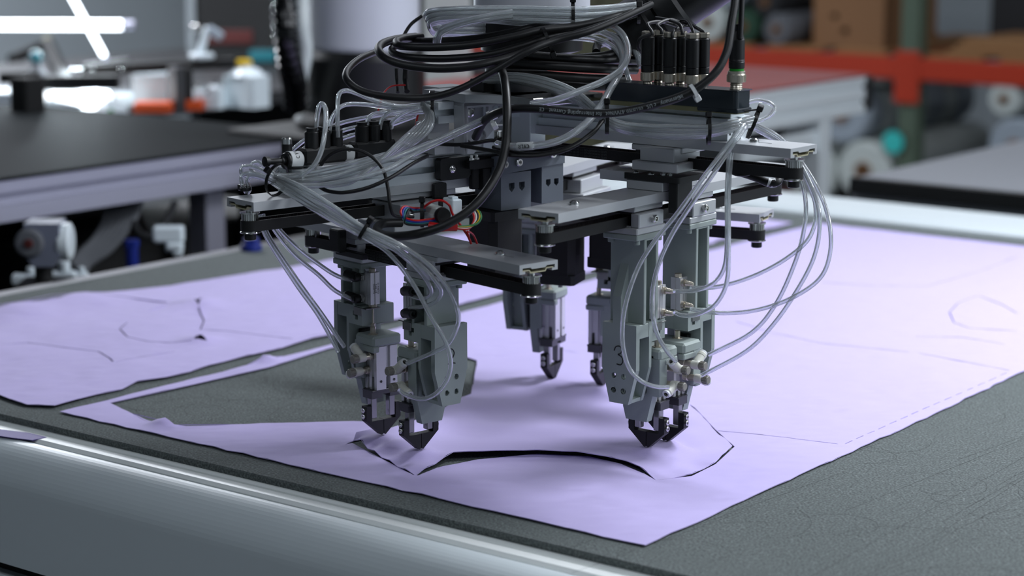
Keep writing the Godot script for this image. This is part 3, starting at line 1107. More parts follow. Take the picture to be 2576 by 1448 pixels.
	mb.bb(-0.0190, 0.0098, yf + 0.0118, yf + 0.0130, 0.0080, 0.0480, 0.0004)
	part(mb, "belt_clamp", M.anodised, t)
	mb = nb.call()
	screw_head(mb, Vector3(0.0195, yf + 0.0185, 0.0260), Vector3(1, 0, 0), 0.0038, 0.0045)
	part(mb, "clamp_screw", M.bright_steel, t)
	# small double-acting cylinder that lifts the carriage
	var cy0 := 0.1436 if yf > 0.2 else 0.1450
	var cy1 := cy0 + 0.0310
	var cx := ca - 0.0055
	var cc := cz - 0.0042
	mb = nb.call()
	mb.ext(P2([ca, cz, ca, cz - 0.0022, ca - 0.0008, cz - 0.0022, ca - 0.0008, cz - 0.0034, ca, cz - 0.0034, ca, cz - 0.0085, ca - 0.0040, cz - 0.0085, ca - 0.0040, cz - 0.0078, ca - 0.0056, cz - 0.0078, ca - 0.0056, cz - 0.0085, ca - 0.0108, cz - 0.0085, ca - 0.0108, cz]), cy0, cy1, Basis(Vector3(1, 0, 0), Vector3(0, 0, 1), Vector3(0, 1, 0)))
	mb.bb(ca - 0.0060, ca - 0.0004, cy0, cy1, cz, cz + 0.0100, 0.0005)
	var cb := part(mb, "air_cylinder", M.gripper_alu, t)
	mb = nb.call()
	mb.lathe(Vector3(cx, cy1, cc), Vector3.UP, [[0.0036, 0], [0.0036, 0.0032], [0.0025, 0.0038], [0, 0.0038]], 6)
	part(mb, "end_nut", M.nickel, cb)
	mb = nb.call()
	mb.lathe(Vector3(cx, cy0, cc), Vector3.DOWN, [[0.0042, 0], [0.0042, 0.0030], [0.0015, 0.0032]], 6)
	part(mb, "end_nut", M.nickel, cb)
	if digit != "" or elbows:
		for k in 5:
			var bs := Basis(Vector3(0, 1, 0), Vector3(0, 0, 1 if mir else -1), Vector3(1, 0, 0))
			if elbows and not mir:
				bs = Basis(Vector3(0, 1, 0), Vector3(1, 0, 0), Vector3(0, 0, -1))
				text(["CUJB 6-10", "0.7 MPa", "S2-46702", "", ""][k], 0.0022, M.ink, cb, Transform3D(bs, Vector3(ca - 0.0090 + 0.0026 * k, (cy0 + cy1) / 2, cz - 0.00855)), "print")
	mb = nb.call()
	mb.cyl(Vector3(cx, cy0, cc), Vector3(cx, 0.1150, cc), 0.0011, 10)
	mb.lathe(Vector3(cx, 0.1150, cc), Vector3.UP, [[0.0050, 0], [0.0050, 0.0008], [0.0028, 0.0010], [0.0028, 0.0075], [0.0022, 0.0080], [0.0022, 0.0110], [0, 0.0110]], 6)
	part(mb, "piston_rod", M.nickel, t)
	mb = nb.call()
	mb.bb(ca - 0.0120, 0.0200, cy0 - 0.0042, cy0 - 0.0032, cz - 0.0090, cz + 0.0110, 0.0003)
	mb.bb(0.0192, 0.0202, cy0 - 0.0110, cy0 - 0.0032, cz - 0.0020, cz + 0.0110, 0.0003)
	part(mb, "cylinder_foot", M.steel, t)
	for y in [cy0 + 0.0050, cy1 - 0.0050]:
		mb = nb.call()
		if elbows:
			mb.lathe(Vector3(ca, y, cz + 0.0045), Vector3(1, 0, 0), [[0.0030, 0], [0.0045, 0.0002], [0.0045, 0.0035], [0.0038, 0.0045]], 6)
			var el := part(mb, "port_nut", M.bright_steel, t)
			mb = nb.call()
			mb.lathe(Vector3(ca + 0.0040, y, cz + 0.0045), Vector3(1, 0, 0), [[0.0040, 0], [0.0044, 0.0030], [0.0040, 0.0065], [0, 0.0070]], 16)
			mb.lathe(Vector3(ca + 0.0075, y + 0.0004, cz + 0.0030), Vector3(0.1, 0.08, 1), [[0, 0], [0.0042, 0.0004], [0.0047, 0.0050], [0.0047, 0.0150], [0.0040, 0.0165], [0.0024, 0.0165]], 16)
			part(mb, "elbow", M.black_plastic, el)
		else:
			mb.lathe(Vector3(ca, y, cz - 0.0044), Vector3(1, 0, 0), [[0.0036, 0], [0.0036, 0.0030], [0.0018, 0.0031], [0.0018, 0.0042], [0.0030, 0.0046], [0.0020, 0.0066], [0.0028, 0.0070], [0.0018, 0.0092], [0.0024, 0.0096], [0.0014, 0.0120], [0, 0.0120]], 14)
			part(mb, "barb_port", M.nickel, t)
	# speed controllers on the gripper ports
	for k in fittings:
		var y := 0.0945 if k == 0 else 0.0800
		var z := -0.0020 if k == 0 else 0.0035
		var dir := Vector3(0.0, 0.60, 0.80) if k == 0 else Vector3(0.0, -0.35, 0.94)
		mb = nb.call()
		mb.lathe(Vector3(0.0105 + off * 0.6, y, z), Vector3(1, 0, 0), [[0.0036, 0], [0.0038, 0.0015], [0.0038, 0.0050], [0.0032, 0.0055], [0.0032, 0.0110 + off]], 14)
		var fc := part(mb, "speed_controller", M.nickel, t)
		mb = nb.call()
		mb.lathe(Vector3(0.0205 + off, y, z), Vector3(1, 0, 0), [[0, 0], [0.0042, 0.0002], [0.0044, 0.0030], [0.0044, 0.0075], [0.0038, 0.0085], [0, 0.0085]], 16)
		mb.lathe(Vector3(0.0245 + off, y, z), dir, [[0.0040, 0], [0.0043, 0.0030], [0.0043, 0.0105], [0.0046, 0.0110], [0.0046, 0.0135], [0.0040, 0.0145], [0.0022, 0.0145]], 16)
		part(mb, "elbow", M.ivory, fc)
		mb = nb.call()
		mb.lathe(Vector3(0.0290 + off, y, z), Vector3(1, 0, 0), [[0.0034, 0], [0.0040, 0.0004], [0.0040, 0.0058], [0.0034, 0.0066], [0, 0.0066]], 16)
		for j in 10:
			var a := TAU * j / 10
			mb.T = X * Transform3D(Basis(Vector3(1, 0, 0), a), Vector3(0.0290 + off, y, z))
			mb.bb(0.0010, 0.0058, 0.0036, 0.0044, -0.0006, 0.0006)
		mb.T = X
		part(mb, "knob", M.knob_grey, fc)
		mb = nb.call()
		mb.lathe(Vector3(0.0245 + off, y, z) + dir.normalized() * 0.0145, dir, [[0.0040, 0], [0.0040, 0.0020], [0.0022, 0.0022]], 16)
		part(mb, "release_ring", M.tie_white, fc)
	return t

func extrusion_profile(w: float, h: float) -> PackedVector2Array:
	# outer shape with a slot in the middle of each long side
	var a := w / 2
	var b := h / 2
	return P2([-a, -b, -0.003, -b, -0.003, -b + 0.003, -0.005, -b + 0.003, -0.005, -b + 0.005, 0.005, -b + 0.005, 0.005, -b + 0.003, 0.003, -b + 0.003, 0.003, -b, a, -b,
		a, -0.003, a - 0.003, -0.003, a - 0.003, -0.005, a - 0.006, -0.005, a - 0.006, 0.005, a - 0.003, 0.005, a - 0.003, 0.003, a, 0.003, a, b, 0.003, b, 0.003, b - 0.003, 0.005, b - 0.003, 0.005, b - 0.005, -0.005, b - 0.005, -0.005, b - 0.003, -0.003, b - 0.003, -0.003, b,
		-a, b, -a, 0.003, -a + 0.003, 0.003, -a + 0.003, 0.005, -a + 0.006, 0.005, -a + 0.006, -0.005, -a + 0.003, -0.005, -a + 0.003, -0.003, -a, -0.003])

func motor(label: String, at: Vector3, turn: float, h: float) -> Node3D:
	var t := thing("stepper_motor", label, "motor", at, turn, "black stepper motors under the tool")
	var oct := func(w: float, c: float) -> PackedVector2Array:
		return P2([-w, -w + c, -w + c, -w, w - c, -w, w, -w + c, w, w - c, w - c, w, -w + c, w, -w, w - c])
	part(MB.new().ext(oct.call(0.0212, 0.003), 0.0, 0.010, UPX), "end_cap", M.black_plastic, t)
	part(MB.new().ext(oct.call(0.0212, 0.003), h - 0.009, h, UPX), "front_cap", M.black_plastic, t)
	part(MB.new().ext(oct.call(0.0212, 0.0065), 0.010, h - 0.009, UPX), "stator", M.black_matte, t)
	var mb := MB.new()
	mb.cyl(Vector3(0, -0.006, 0), Vector3(0, 0.0, 0), 0.0025, 12)
	part(mb, "shaft", M.steel, t)
	return t

const LYAW := -12.0
const BYAW := 12.0
const L0 := Vector3(0.0033, 0, 0.1797)
const B0 := Vector3(-0.0171, 0, -0.1343)
const R0 := Vector3(0.2040, 0, 0.0343)

func lf(x: float, y: float, z: float) -> Vector3:
	return L0 + Vector3(x, y, z).rotated(Vector3.UP, deg_to_rad(LYAW))

func tool_head() -> void:
	var ly := deg_to_rad(LYAW)
	var by := deg_to_rad(BYAW)
	var q90 := -PI / 2   # local x -> world z
	# right wing: cross rail along z, long rail along x
	actuator("silver linear actuator above the gripper bracket marked 3", Vector3(0.200, 0, 0), q90, -0.184, 0.2195, 0.2535, [[0.052, 0.098], [-0.034, 0.010]])
	actuator("silver linear actuator under the tube bundle and black box", Vector3(0, 0, 0.018), deg_to_rad(-1.5), -0.02, 0.352, 0.3030, [[0.176, 0.234]], 1)
	gripper("grey gripper unit marked 3 with clear tubes at its side", R0 + Vector3(-0.001, 0, 0.0149), 0.0, false, 0.2213, "3", 2, false, 0.0075, 0.019, 0.0110)
	gripper("grey gripper unit standing back to back with the one marked 3", R0 + Vector3(0.0013, 0, -0.0149), 0.0, true, 0.2213, "", 2, false, 0.0075, 0.010, 0.0110)
	# left wing
	actuator("silver linear actuator crossing under the coloured wires", L0, ly, -0.150, 0.204, 0.2089, [[-0.085, -0.040], [0.042, 0.086]], 1)
	actuator("silver linear actuator below the clump of black push-in fittings", lf(-0.024, 0, 0), ly + q90, -0.175, 0.1595, 0.2535, [[-0.075, 0.006]])
	gripper("grey gripper unit with black elbow fittings facing the black table", lf(-0.0334, 0, -0.0027), ly + q90, false, 0.1790, "", 2, true)
	gripper("grey gripper unit marked 2 with black elbow fittings", lf(0.0334, 0, 0.0027), ly + q90, true, 0.1790, "2", 2, true)
	# far wing
	actuator("silver linear actuator over the two farthest grippers", B0, by, -0.16, 0.2120, 0.2035, [[-0.085, -0.040], [0.040, 0.085]])
	actuator("silver linear actuator under the middle of the tool, pointing to the far beam", B0 + Vector3(0.0, 0, 0.02).rotated(Vector3.UP, by), by + q90, -0.15, 0.14, 0.2480, [[-0.03, 0.03]])
	gripper("grey gripper unit at the far side beside the hanging black motor", B0 + Vector3(-0.0305, 0, -0.0027).rotated(Vector3.UP, by) - Vector3(0, 0.003, 0), by + q90, false, 0.1755, "", 0, false)
	gripper("grey gripper unit at the far side half hidden behind bracket 3", B0 + Vector3(0.0305, 0, 0.0027).rotated(Vector3.UP, by) - Vector3(0, 0.003, 0), by + q90, true, 0.1755, "", 0, false)
	# extrusions the long rails are bolted to
	var t := thing("aluminium_extrusion", "silver slotted extrusion bar under the push-in fittings", "extrusion", lf(-0.024, 0.262, 0), ly, "slotted aluminium bars of the tool")
	part(MB.new().ext(extrusion_profile(0.040, 0.023), -0.165, 0.105, Basis(), Vector3(0, 0.0115, 0)), "bar", M.extrusion, t)
	part(MB.new().bb(-0.0200, 0.0212, 0.0235, 0.0262, -0.165, 0.090, 0.0006), "cover_strip", M.anodised, t)
	t = thing("aluminium_extrusion", "silver slotted extrusion bar carrying the black distribution box", "extrusion", Vector3(0, 0.3116, 0.018), 0.0, "slotted aluminium bars of the tool")
	part(MB.new().ext(extrusion_profile(0.040, 0.020), -0.02, 0.278, SIDE * Basis(Vector3(-1, 0, 0), Vector3(0, 1, 0), Vector3(0, 0, -1)), Vector3(0, 0.0100, 0)), "bar", M.extrusion, t)
	part(MB.new().bb(0.03, 0.276, 0.0202, 0.0262, -0.012, 0.012, 0.0006), "spacer", M.extrusion, t)
	# slide block between the two rails of the right wing
	t = thing("cross_slide", "grey and black slide block joining two crossed actuators of bracket 3", "slide block", Vector3(0.2, 0.262, 0.0))
	part(MB.new().bb(-0.019, 0.022, 0.0002, 0.0092, 0.0, 0.0590, 0.0008), "base_block", M.anodised, t)
	part(MB.new().holed(P2([-0.052, -0.055, -0.008, -0.055, -0.008, 0.005, -0.052, 0.005]), [circ(-0.040, -0.030, 0.006), circ(-0.022, -0.012, 0.0045), circ(-0.042, -0.050, 0.0032), circ(-0.032, -0.0515, 0.0026)], 0.0060, 0.0152, UPX), "slotted_plate", M.anodised, t)
	part(MB.new().ext(rrect(-0.022, -0.060, 0.040, -0.010, 0.003), 0.0095, 0.0150, UPX), "black_plate", M.black_plastic, t)
	part(MB.new().bb(0.026, 0.036, -0.020, 0.0095, 0.030, 0.056, 0.001), "black_arm", M.black_plastic, t)
	part(MB.new().bb(-0.013, 0.038, 0.0185, 0.0272, 0.006, 0.0590, 0.0008), "slider_block", M.anodised, t)
	part(MB.new().bb(-0.006, 0.032, 0.0272, 0.0405, 0.012, 0.0560, 0.0008), "slider_plate", M.anodised, t)
	for q in [[-0.012, 0.054], [0.006, 0.055]]:
		var mb := MB.new()
		dome_head(mb, Vector3(q[0], 0.015, q[1]), Vector3.UP, 0.0032, 0.002)
		part(mb, "screw", M.bright_steel, t)
	for q in [[0.020, 0.055], [0.027, 0.054]]:
		var mb := MB.new()
		mb.lathe(Vector3(q[0], 0.015, q[1]), Vector3.UP, [[0.0028, 0], [0.0028, 0.0022], [0.0014, 0.0024], [0.0014, 0.0062], [0, 0.0064]], 6)
		part(mb, "nut", M.bright_steel, t)
	# the same on the left wing, smaller in view
	t = thing("cross_slide", "pale slide block joining two crossed actuators under the coloured wires", "slide block", lf(-0.012, 0.2174, 0.0), ly)
	part(MB.new().bb(-0.028, 0.030, 0.0002, 0.0110, -0.052, 0.018, 0.0008), "base_block", M.anodised, t)
	part(MB.new().bb(-0.024, 0.022, 0.0112, 0.0285, -0.055, 0.004, 0.0008), "slider_block", M.anodised, t)
	part(MB.new().bb(0.024, 0.032, 0.0040, 0.0200, -0.050, -0.030, 0.0008), "clamp", M.anodised, t)
	var sb := MB.new()
	screw_head(sb, Vector3(0.0222, 0.020, -0.006), Vector3(1, 0, 0), 0.0040, 0.004)
	part(sb, "clamp_screw", M.bright_steel, t)
	# and under the middle
	t = thing("cross_slide", "pale slide block joining two crossed actuators over the farthest grippers", "slide block", B0 + Vector3(0, 0.212, 0), by)
	part(MB.new().bb(-0.030, 0.030, 0.0002, 0.0120, -0.02, 0.05, 0.0008), "base_block", M.anodised, t)
	part(MB.new().bb(-0.024, 0.024, 0.0122, 0.0265, -0.012, 0.044, 0.0008), "slider_block", M.anodised, t)
	hub(ly)
	wing_details(ly)
	box_and_plugs()

func hub(ly: float) -> void:
	var t := thing("tool_frame", "silver plates and slotted bars in the middle of the gripper tool", "frame", lf(0, 0.2855, 0), ly)
	part(MB.new().bb(-0.024, -0.004, 0.0035, 0.0330, -0.066, -0.040, 0.0008), "foot_block", M.anodised, t)
	part(MB.new().ext(P2([-0.004, 0.0035, 0.006, 0.0035, 0.006, 0.010, -0.002, 0.018, -0.004, 0.018]), 0.040, 0.066, Basis(Vector3(1, 0, 0), Vector3(0, 1, 0), Vector3(0, 0, -1))), "foot_wedge", M.anodised, t)
	# slotted bar end: four-lobed section with a round bore
	var a := 0.010
	var mb := MB.new()
	var e := P2([-a, -a, -0.003, -a, -0.003, -0.0082, -0.0056, -0.0082, -0.0022, -0.0042, 0.0022, -0.0042, 0.0056, -0.0082, 0.003, -0.0082, 0.003, -a, a, -a, a, -0.003, 0.0082, -0.003, 0.0082, -0.0056, 0.0042, -0.0022, 0.0042, 0.0022, 0.0082, 0.0056, 0.0082, 0.003, a, 0.003, a, a, 0.003, a, 0.003, 0.0082, 0.0056, 0.0082, 0.0022, 0.0042, -0.0022, 0.0042, -0.0056, 0.0082, -0.003, 0.0082, -0.003, a, -a, a, -a, 0.003, -0.0082, 0.003, -0.0082, 0.0056, -0.0042, 0.0022, -0.0042, -0.0022, -0.0082, -0.0056, -0.0082, -0.003, -a, -0.003])
	mb.holed(e, [circ(0, 0, 0.0022)], -0.17, -0.040, Basis(), Vector3(0.002, 0.0435, 0))
	part(mb, "bar", M.extrusion, t)
	part(MB.new().bb(-0.001, 0.028, 0.0035, 0.050, -0.160, -0.140, 0.0006), "post", M.extrusion, t)
	part(MB.new().bb(0.004, 0.016, 0.0035, 0.052, -0.105, -0.092, 0.0006), "post", M.extrusion, t)
	# gusset with two round windows
	var gz := Basis(Vector3(0, 0, -1), Vector3(0, 1, 0), Vector3(1, 0, 0))
	mb = MB.new()
	mb.holed(P2([0.058, 0.0045, 0.070, 0.0045, 0.118, 0.046, 0.118, 0.053, 0.058, 0.053]), [P2([0.063, 0.012, 0.070, 0.012, 0.088, 0.040, 0.088, 0.048, 0.063, 0.048]), rrect(0.092, 0.036, 0.104, 0.049, 0.005), rrect(0.076, 0.016, 0.085, 0.026, 0.004)], -0.002, 0.002, gz, Vector3(0.026, 0, 0))
	mb.bb(0.0122, 0.028, 0.0045, 0.053, -0.062, -0.0585)
	mb.bb(0.0122, 0.028, 0.050, 0.054, -0.118, -0.0585)
	part(mb, "gusset", M.anodised, t)
	mb = MB.new()
	mb.bb(0.0122, 0.0135, 0.006, 0.052, -0.098, -0.062)
	part(mb, "gusset_back", M.anodised, t)
	mb = MB.new()
	dome_head(mb, Vector3(0.0135, 0.043, -0.077), Vector3(1, 0, 0), 0.0062, 0.003)
	part(mb, "gusset_screw", M.bright_steel, t)
	mb = MB.new()
	dome_head(mb, Vector3(0.0135, 0.012, -0.074), Vector3(1, 0, 0), 0.0040, 0.003)
	part(mb, "gusset_screw", M.bright_steel, t)
	mb = MB.new()
	mb.ext(P2([-0.030, 0.055, 0.034, 0.055, 0.070, 0.078, 0.070, 0.135, 0.034, 0.165, -0.030, 0.165]), 0.0545, 0.0620, UPX)
	part(mb, "top_plate", M.anodised, t)
	mb = MB.new()
	mb.bb(0.034, 0.105, 0.0545, 0.0620, -0.165, -0.078, 0.0006)
	part(mb, "side_plate", M.bright_steel, t)
	part(MB.new().bb(-0.052, -0.026, 0.0540, 0.0630, -0.105, -0.070, 0.0008), "spacer_block", M.anodised, t)
	part(MB.new().bb(0.012, 0.032, 0.0622, 0.0740, -0.096, -0.078, 0.0008), "cable_anchor", M.black_plastic, t)
	mb = MB.new()
	mb.lathe(Vector3(0.025, 0.0622, -0.125), Vector3.UP, [[0.034, 0], [0.034, 0.008], [0.030, 0.010], [0.030, 0.028], [0, 0.028]], 36)
	part(mb, "coupling_ring", M.dark_steel, t)
	for k in 5:
		mb = MB.new()
		var an := 0.4 + k * 0.55
		screw_head(mb, Vector3(0.025 + 0.032 * cos(an), 0.0702, -0.125 + 0.032 * sin(an)), Vector3.UP, 0.0026, 0.0030)
		part(mb, "ring_screw", M.steel, t)

func pent(mb_holes: Array, z: float, y: float, w: float) -> void:
	mb_holes.append(P2([z - w, y + w, z + w, y + w, z + w, y - w * 0.5, z, y - w * 1.5, z - w, y - w * 0.5]))

func wing_details(ly: float) -> void:
	# printed motor mounts with pentagon windows
	var t := thing("motor_mount", "slate grey printed motor mount with pairs of pentagon windows", "motor mount", lf(0.010, 0.230, -0.10), ly)
	var gz := Basis(Vector3(0, 0, -1), Vector3(0, 1, 0), Vector3(1, 0, 0))
	var hs := []
	pent(hs, 0.0235, 0.0225, 0.0036)
	pent(hs, 0.0365, 0.0225, 0.0036)
	part(MB.new().holed(P2([0.010, 0.0, 0.048, 0.0, 0.048, 0.036, 0.010, 0.036]), hs, 0.004, 0.010, gz), "near_leg", M.slate_print, t)
	part(MB.new().bb(-0.030, 0.0045, 0.0, 0.036, -0.048, -0.010), "near_leg_core", M.slate_print, t)
	hs = []
	pent(hs, 0.0705, 0.0225, 0.0030)
	pent(hs, 0.0810, 0.0225, 0.0030)
	part(MB.new().holed(P2([0.062, 0.002, 0.090, 0.002, 0.090, 0.040, 0.062, 0.040]), hs, 0.004, 0.010, gz), "far_leg", M.slate_print, t)
	part(MB.new().bb(-0.030, 0.0045, 0.002, 0.040, -0.090, -0.062), "far_leg_core", M.slate_print, t)
	part(MB.new().ext(P2([0.006, 0.0355, 0.091, 0.040, 0.091, 0.058, 0.060, 0.054, 0.006, 0.052]), 0.0, 0.0112, gz), "bridge", M.slate_print, t)
	for q in [[0.030, 0.0460], [0.0735, 0.0505], [0.085, 0.0525], [0.012, 0.0455]]:
		var mb := MB.new()
		screw_head(mb, Vector3(0.0112, q[1], -q[0]), Vector3(1, 0, 0), 0.0040, 0.0040)
		part(mb, "screw", M.bright_steel, t)
	motor("black stepper motor under the pentagon-windowed mount", lf(0.002, 0.1650, -0.118), ly, 0.0645)
	motor("black stepper motor hanging under the middle between the gripper pairs", D(1410, 640, 2.23) * Vector3(1, 0, 1) + Vector3(0, 0.1340, 0), deg_to_rad(18), 0.062)
	motor("black stepper motor behind the bracket marked 3", D(1545, 640, 2.21) * Vector3(1, 0, 1) + Vector3(0, 0.1540, 0), deg_to_rad(4), 0.070)
	# black sensor holder screwed to the left extrusion
	t = thing("sensor_holder", "black plastic sensor holder with two nuts and a blue cable boot", "sensor", lf(-0.002, 0.262, -0.046), ly)
	part(MB.new().ext(rrect(0.0, 0.0015, 0.036, 0.0225, 0.003), 0.0005, 0.0090, gz), "body", M.black_plastic, t)
	part(MB.new().bb(0.0008, 0.0090, 0.004, 0.0215, -0.090, -0.036, 0.001), "arm", M.black_plastic, t)
	part(MB.new().ext(rrect(0.030, 0.0105, 0.062, 0.0185, 0.002), 0.0030, 0.0160, gz), "sensor_block", M.black_matte, t)
	part(MB.new().bb(0.0040, 0.0140, -0.012, 0.0105, -0.058, -0.049, 0.001), "trigger_arm", M.black_matte, t)
	part(MB.new().bb(0.0040, 0.0110, -0.010, 0.0105, -0.046, -0.038, 0.001), "trigger_arm", M.black_matte, t)
	var mb := MB.new()
	dome_head(mb, Vector3(0.0090, 0.0120, -0.0145), Vector3(1, 0, 0), 0.0042, 0.0026)
	part(mb, "screw", M.bright_steel, t)
	for z in [-0.036, -0.0425]:
		mb = MB.new()
		mb.lathe(Vector3(0.011, 0.0185, z), Vector3.UP, [[0.0029, 0], [0.0029, 0.0022], [0.0015, 0.0024], [0.0015, 0.0050], [0, 0.0052]], 6)
		part(mb, "nut", M.bright_steel, t)
	mb = MB.new()
	for k in 5:
		mb.lathe(Vector3(0.012, 0.0090, -0.064 - 0.0030 * k), Vector3(0.25, 0.15, -1), [[0, 0], [0.0040 - 0.0003 * k, 0.0002], [0.0042 - 0.0003 * k, 0.0022], [0.0030 - 0.0002 * k, 0.0024], [0.0030 - 0.0002 * k, 0.0032]], 14)
	part(mb, "cable_boot", M.blue_boot, t)
	t = thing("position_sensor", "small black sensor tab below the sensor holder", "sensor", lf(-0.001, 0.236, -0.042), ly)
	part(MB.new().ext(rrect(0.0, 0.0, 0.0145, 0.0250, 0.002), 0.0, 0.004, gz), "tab", M.black_plastic, t)
	part(MB.new().bb(0.003, 0.012, 0.0, 0.0100, -0.011, 0.0015, 0.0012), "body", M.black_plastic, t)
	t = thing("position_sensor", "small black sensor with blue cable boot beside the tube tie", "sensor", lf(-0.052, 0.196, 0.026), ly)
	part(MB.new().bb(-0.010, 0.006, 0.0, 0.0220, 0.0, 0.010, 0.0012), "body", M.black_plastic, t)
	part(MB.new().bb(-0.010, 0.034, -0.004, 0.0020, -0.004, 0.003, 0.0008), "arm", M.black_plastic, t)
	mb = MB.new()
	for k in 5:
		mb.lathe(Vector3(0.024 + 0.0026 * k, 0.0270 - 0.0006 * k, 0.006), Vector3(1, -0.2, 0), [[0, 0], [0.0036, 0.0002], [0.0038, 0.0020], [0.0029, 0.0022], [0.0029, 0.0028]], 14)
	part(mb, "cable_boot", M.blue_boot, t)
	fittings(ly)

# push-in fittings on top of the left extrusion
func fitting_row(at: Vector3, turn: float, label: String, n: int) -> void:
	var t := thing("push_in_fitting", label, "fitting", at, turn, "black push-in air fittings on the left extrusion")
	var mb := MB.new()
	mb.bb(-0.0075, 0.0075, 0.0, 0.0150, -0.0135 * n * 0.5 - 0.002, 0.0135 * n * 0.5 + 0.006, 0.0022)
	part(mb, "manifold", M.black_plastic, t)
	for k in n:
		mb = MB.new()
		var z := 0.0135 * (n * 0.5 - 0.5 - k)
		mb.lathe(Vector3(0, 0.012, z), Vector3.UP, [[0.0062, 0], [0.0066, 0.001], [0.0066, 0.0170], [0.0060, 0.0178], [0.0048, 0.0178], [0.0048, 0.0195], [0.0054, 0.0198], [0.0054, 0.0212], [0.0030, 0.0214]], 18)
		part(mb, "socket", M.black_plastic, t)
	mb = MB.new()
	mb.lathe(Vector3(0.001, 0.004, 0.0135 * n * 0.5 + 0.005), Vector3(0.0, 0.06, 1), [[0.0050, 0], [0.0060, 0.001], [0.0078, 0.002], [0.0080, 0.003], [0.0080, 0.018], [0.0070, 0.0195], [0.0042, 0.0195], [0.0042, 0.023], [0.0030, 0.024], [0.0030, 0.036], [0.0046, 0.037], [0.0046, 0.041], [0, 0.0415]], 20)
	part(mb, "plug", M.black_plastic, t)
	mb = MB.new()
	mb.lathe(Vector3(0.001, 0.0048, 0.0135 * n * 0.5 + 0.008), Vector3(0.0, 0.06, 1), [[0.0080, 0], [0.0083, 0.0003], [0.0083, 0.0128], [0.0080, 0.0131]], 24)
	var sl := part(mb, "label_sleeve", M.label_white, t)
	var tx := "CYL"
	for k in 3:
		var a := deg_to_rad(66 - 26.0 * k)
		var rad := Vector3(sin(a), cos(a), 0)
		text(tx[k], 0.0050, M.ink, sl, Transform3D(Basis(Vector3(-cos(a), sin(a), 0), Vector3(0, 0, 1), rad), Vector3(0.001, 0.0055, 0) + rad * 0.0084 + Vector3(0, 0, 0.0135 * n * 0.5 + 0.0145)), "letter")
	mb = MB.new()
	mb.lathe(Vector3(-0.007, 0.010, 0.0135 * n * 0.5 + 0.016), Vector3.UP, [[0.0048, 0], [0.0048, 0.0095], [0, 0.0095]], 18)
	part(mb, "screw_boss", M.black_plastic, t)
	mb = MB.new()
	screw_head(mb, Vector3(-0.007, 0.0195, 0.0135 * n * 0.5 + 0.016), Vector3.UP, 0.0046, 0.0058)
	part(mb, "screw", M.bright_steel, t)

func fittings(ly: float) -> void:
	fitting_row(lf(-0.022, 0.2882, 0.068), ly, "three-way black push-in fitting with a CYL label, at the rail end", 3)
	fitting_row(lf(-0.030, 0.2882, 0.005), ly, "three-way black push-in fitting beside the silver frame block", 3)

func box_and_plugs() -> void:
	var t := thing("distribution_box", "black sensor distribution box with a clear shell, on the right extrusion", "box", Vector3(0.222, 0.3380, 0.0375), deg_to_rad(0.0))
	part(MB.new().ext(rrect(-0.074, -0.0125, 0.0725, 0.0125, 0.004), 0.0045, 0.0205, UPX), "body", M.smoke_box, t)
	part(MB.new().ext(rrect(-0.074, -0.0120, 0.0725, 0.0120, 0.004), 0.0, 0.0045, UPX), "base_layer", M.potting, t)
	part(MB.new().bb(0.030, 0.0735, 0.0008, 0.0050, -0.0126, 0.0128, 0.001), "foot", M.smoke_box, t)
	part(MB.new().bb(-0.0740, 0.0735, 0.0205, 0.0214, -0.0130, 0.0130, 0.0004), "lid_rim", M.smoke_box, t)
	var sp := [["A", 1627, 209, 0.0], ["B", 1652, 205, 0.0], ["C", 1684, 213, 0.0], ["D", 1714, 207, 0.0], ["E", 1742, 216, 0.0], ["F", 1772, 209, 0.0]]
	for k in 6:
		var row := k % 2
		var at := Vector3(0.1935 + 0.0245 * (k / 2) + 0.0018 * row, 0.3594, 0.0440 - 0.0150 * row)
		plug(at, ["black round sensor plug at the tube end of the distribution box, in the near row", "black round sensor plug at the tube end of the distribution box, in the far row", "black round sensor plug in the middle of the near row on the distribution box", "black round sensor plug in the middle of the far row on the distribution box", "black round sensor plug next to the white cable tie, in the near row", "black round sensor plug next to the white cable tie, in the far row"][k], k)
	# main plug with a green ring
	t = thing("sensor_plug", "tapered black main plug with a green ring on the distribution box", "plug", Vector3(0.2860, 0.3594, 0.0375))
	var mb := MB.new()
	mb.lathe(Vector3.ZERO, Vector3.UP, [[0.0055, 0], [0.0058, 0.0004], [0.0052, 0.0016], [0.0058, 0.0022], [0.0052, 0.0036], [0.0058, 0.0044], [0.0052, 0.0058], [0.0056, 0.0064], [0.0082, 0.0066], [0.0084, 0.0072], [0.0084, 0.0130], [0.0080, 0.0145], [0.0080, 0.0165], [0.0070, 0.0168]], 28)
	for j in 30:
		mb.T = Transform3D(Basis(Vector3.UP, TAU * j / 30), Vector3.ZERO)
		mb.bb(0.0082, 0.0088, 0.0070, 0.0132, -0.0004, 0.0004)
	part(mb, "knurled_nut", M.nickel, t)
	part(MB.new().lathe(Vector3(0, 0.0166, 0), Vector3.UP, [[0.0064, 0], [0.0066, 0.0003], [0.0066, 0.0022], [0.0060, 0.0022]], 24), "ring", M.green_ring, t)
	part(MB.new().lathe(Vector3(0, 0.0186, 0), Vector3.UP, [[0.0060, 0], [0.0072, 0.0006], [0.0074, 0.0060], [0.0070, 0.0066], [0.0074, 0.0072], [0.0070, 0.0086], [0.0072, 0.0092], [0.0070, 0.0260], [0.0044, 0.0340], [0.0030, 0.0342], [0.0028, 0.0400], [0, 0.0400]], 24), "body", M.black_plastic, t)

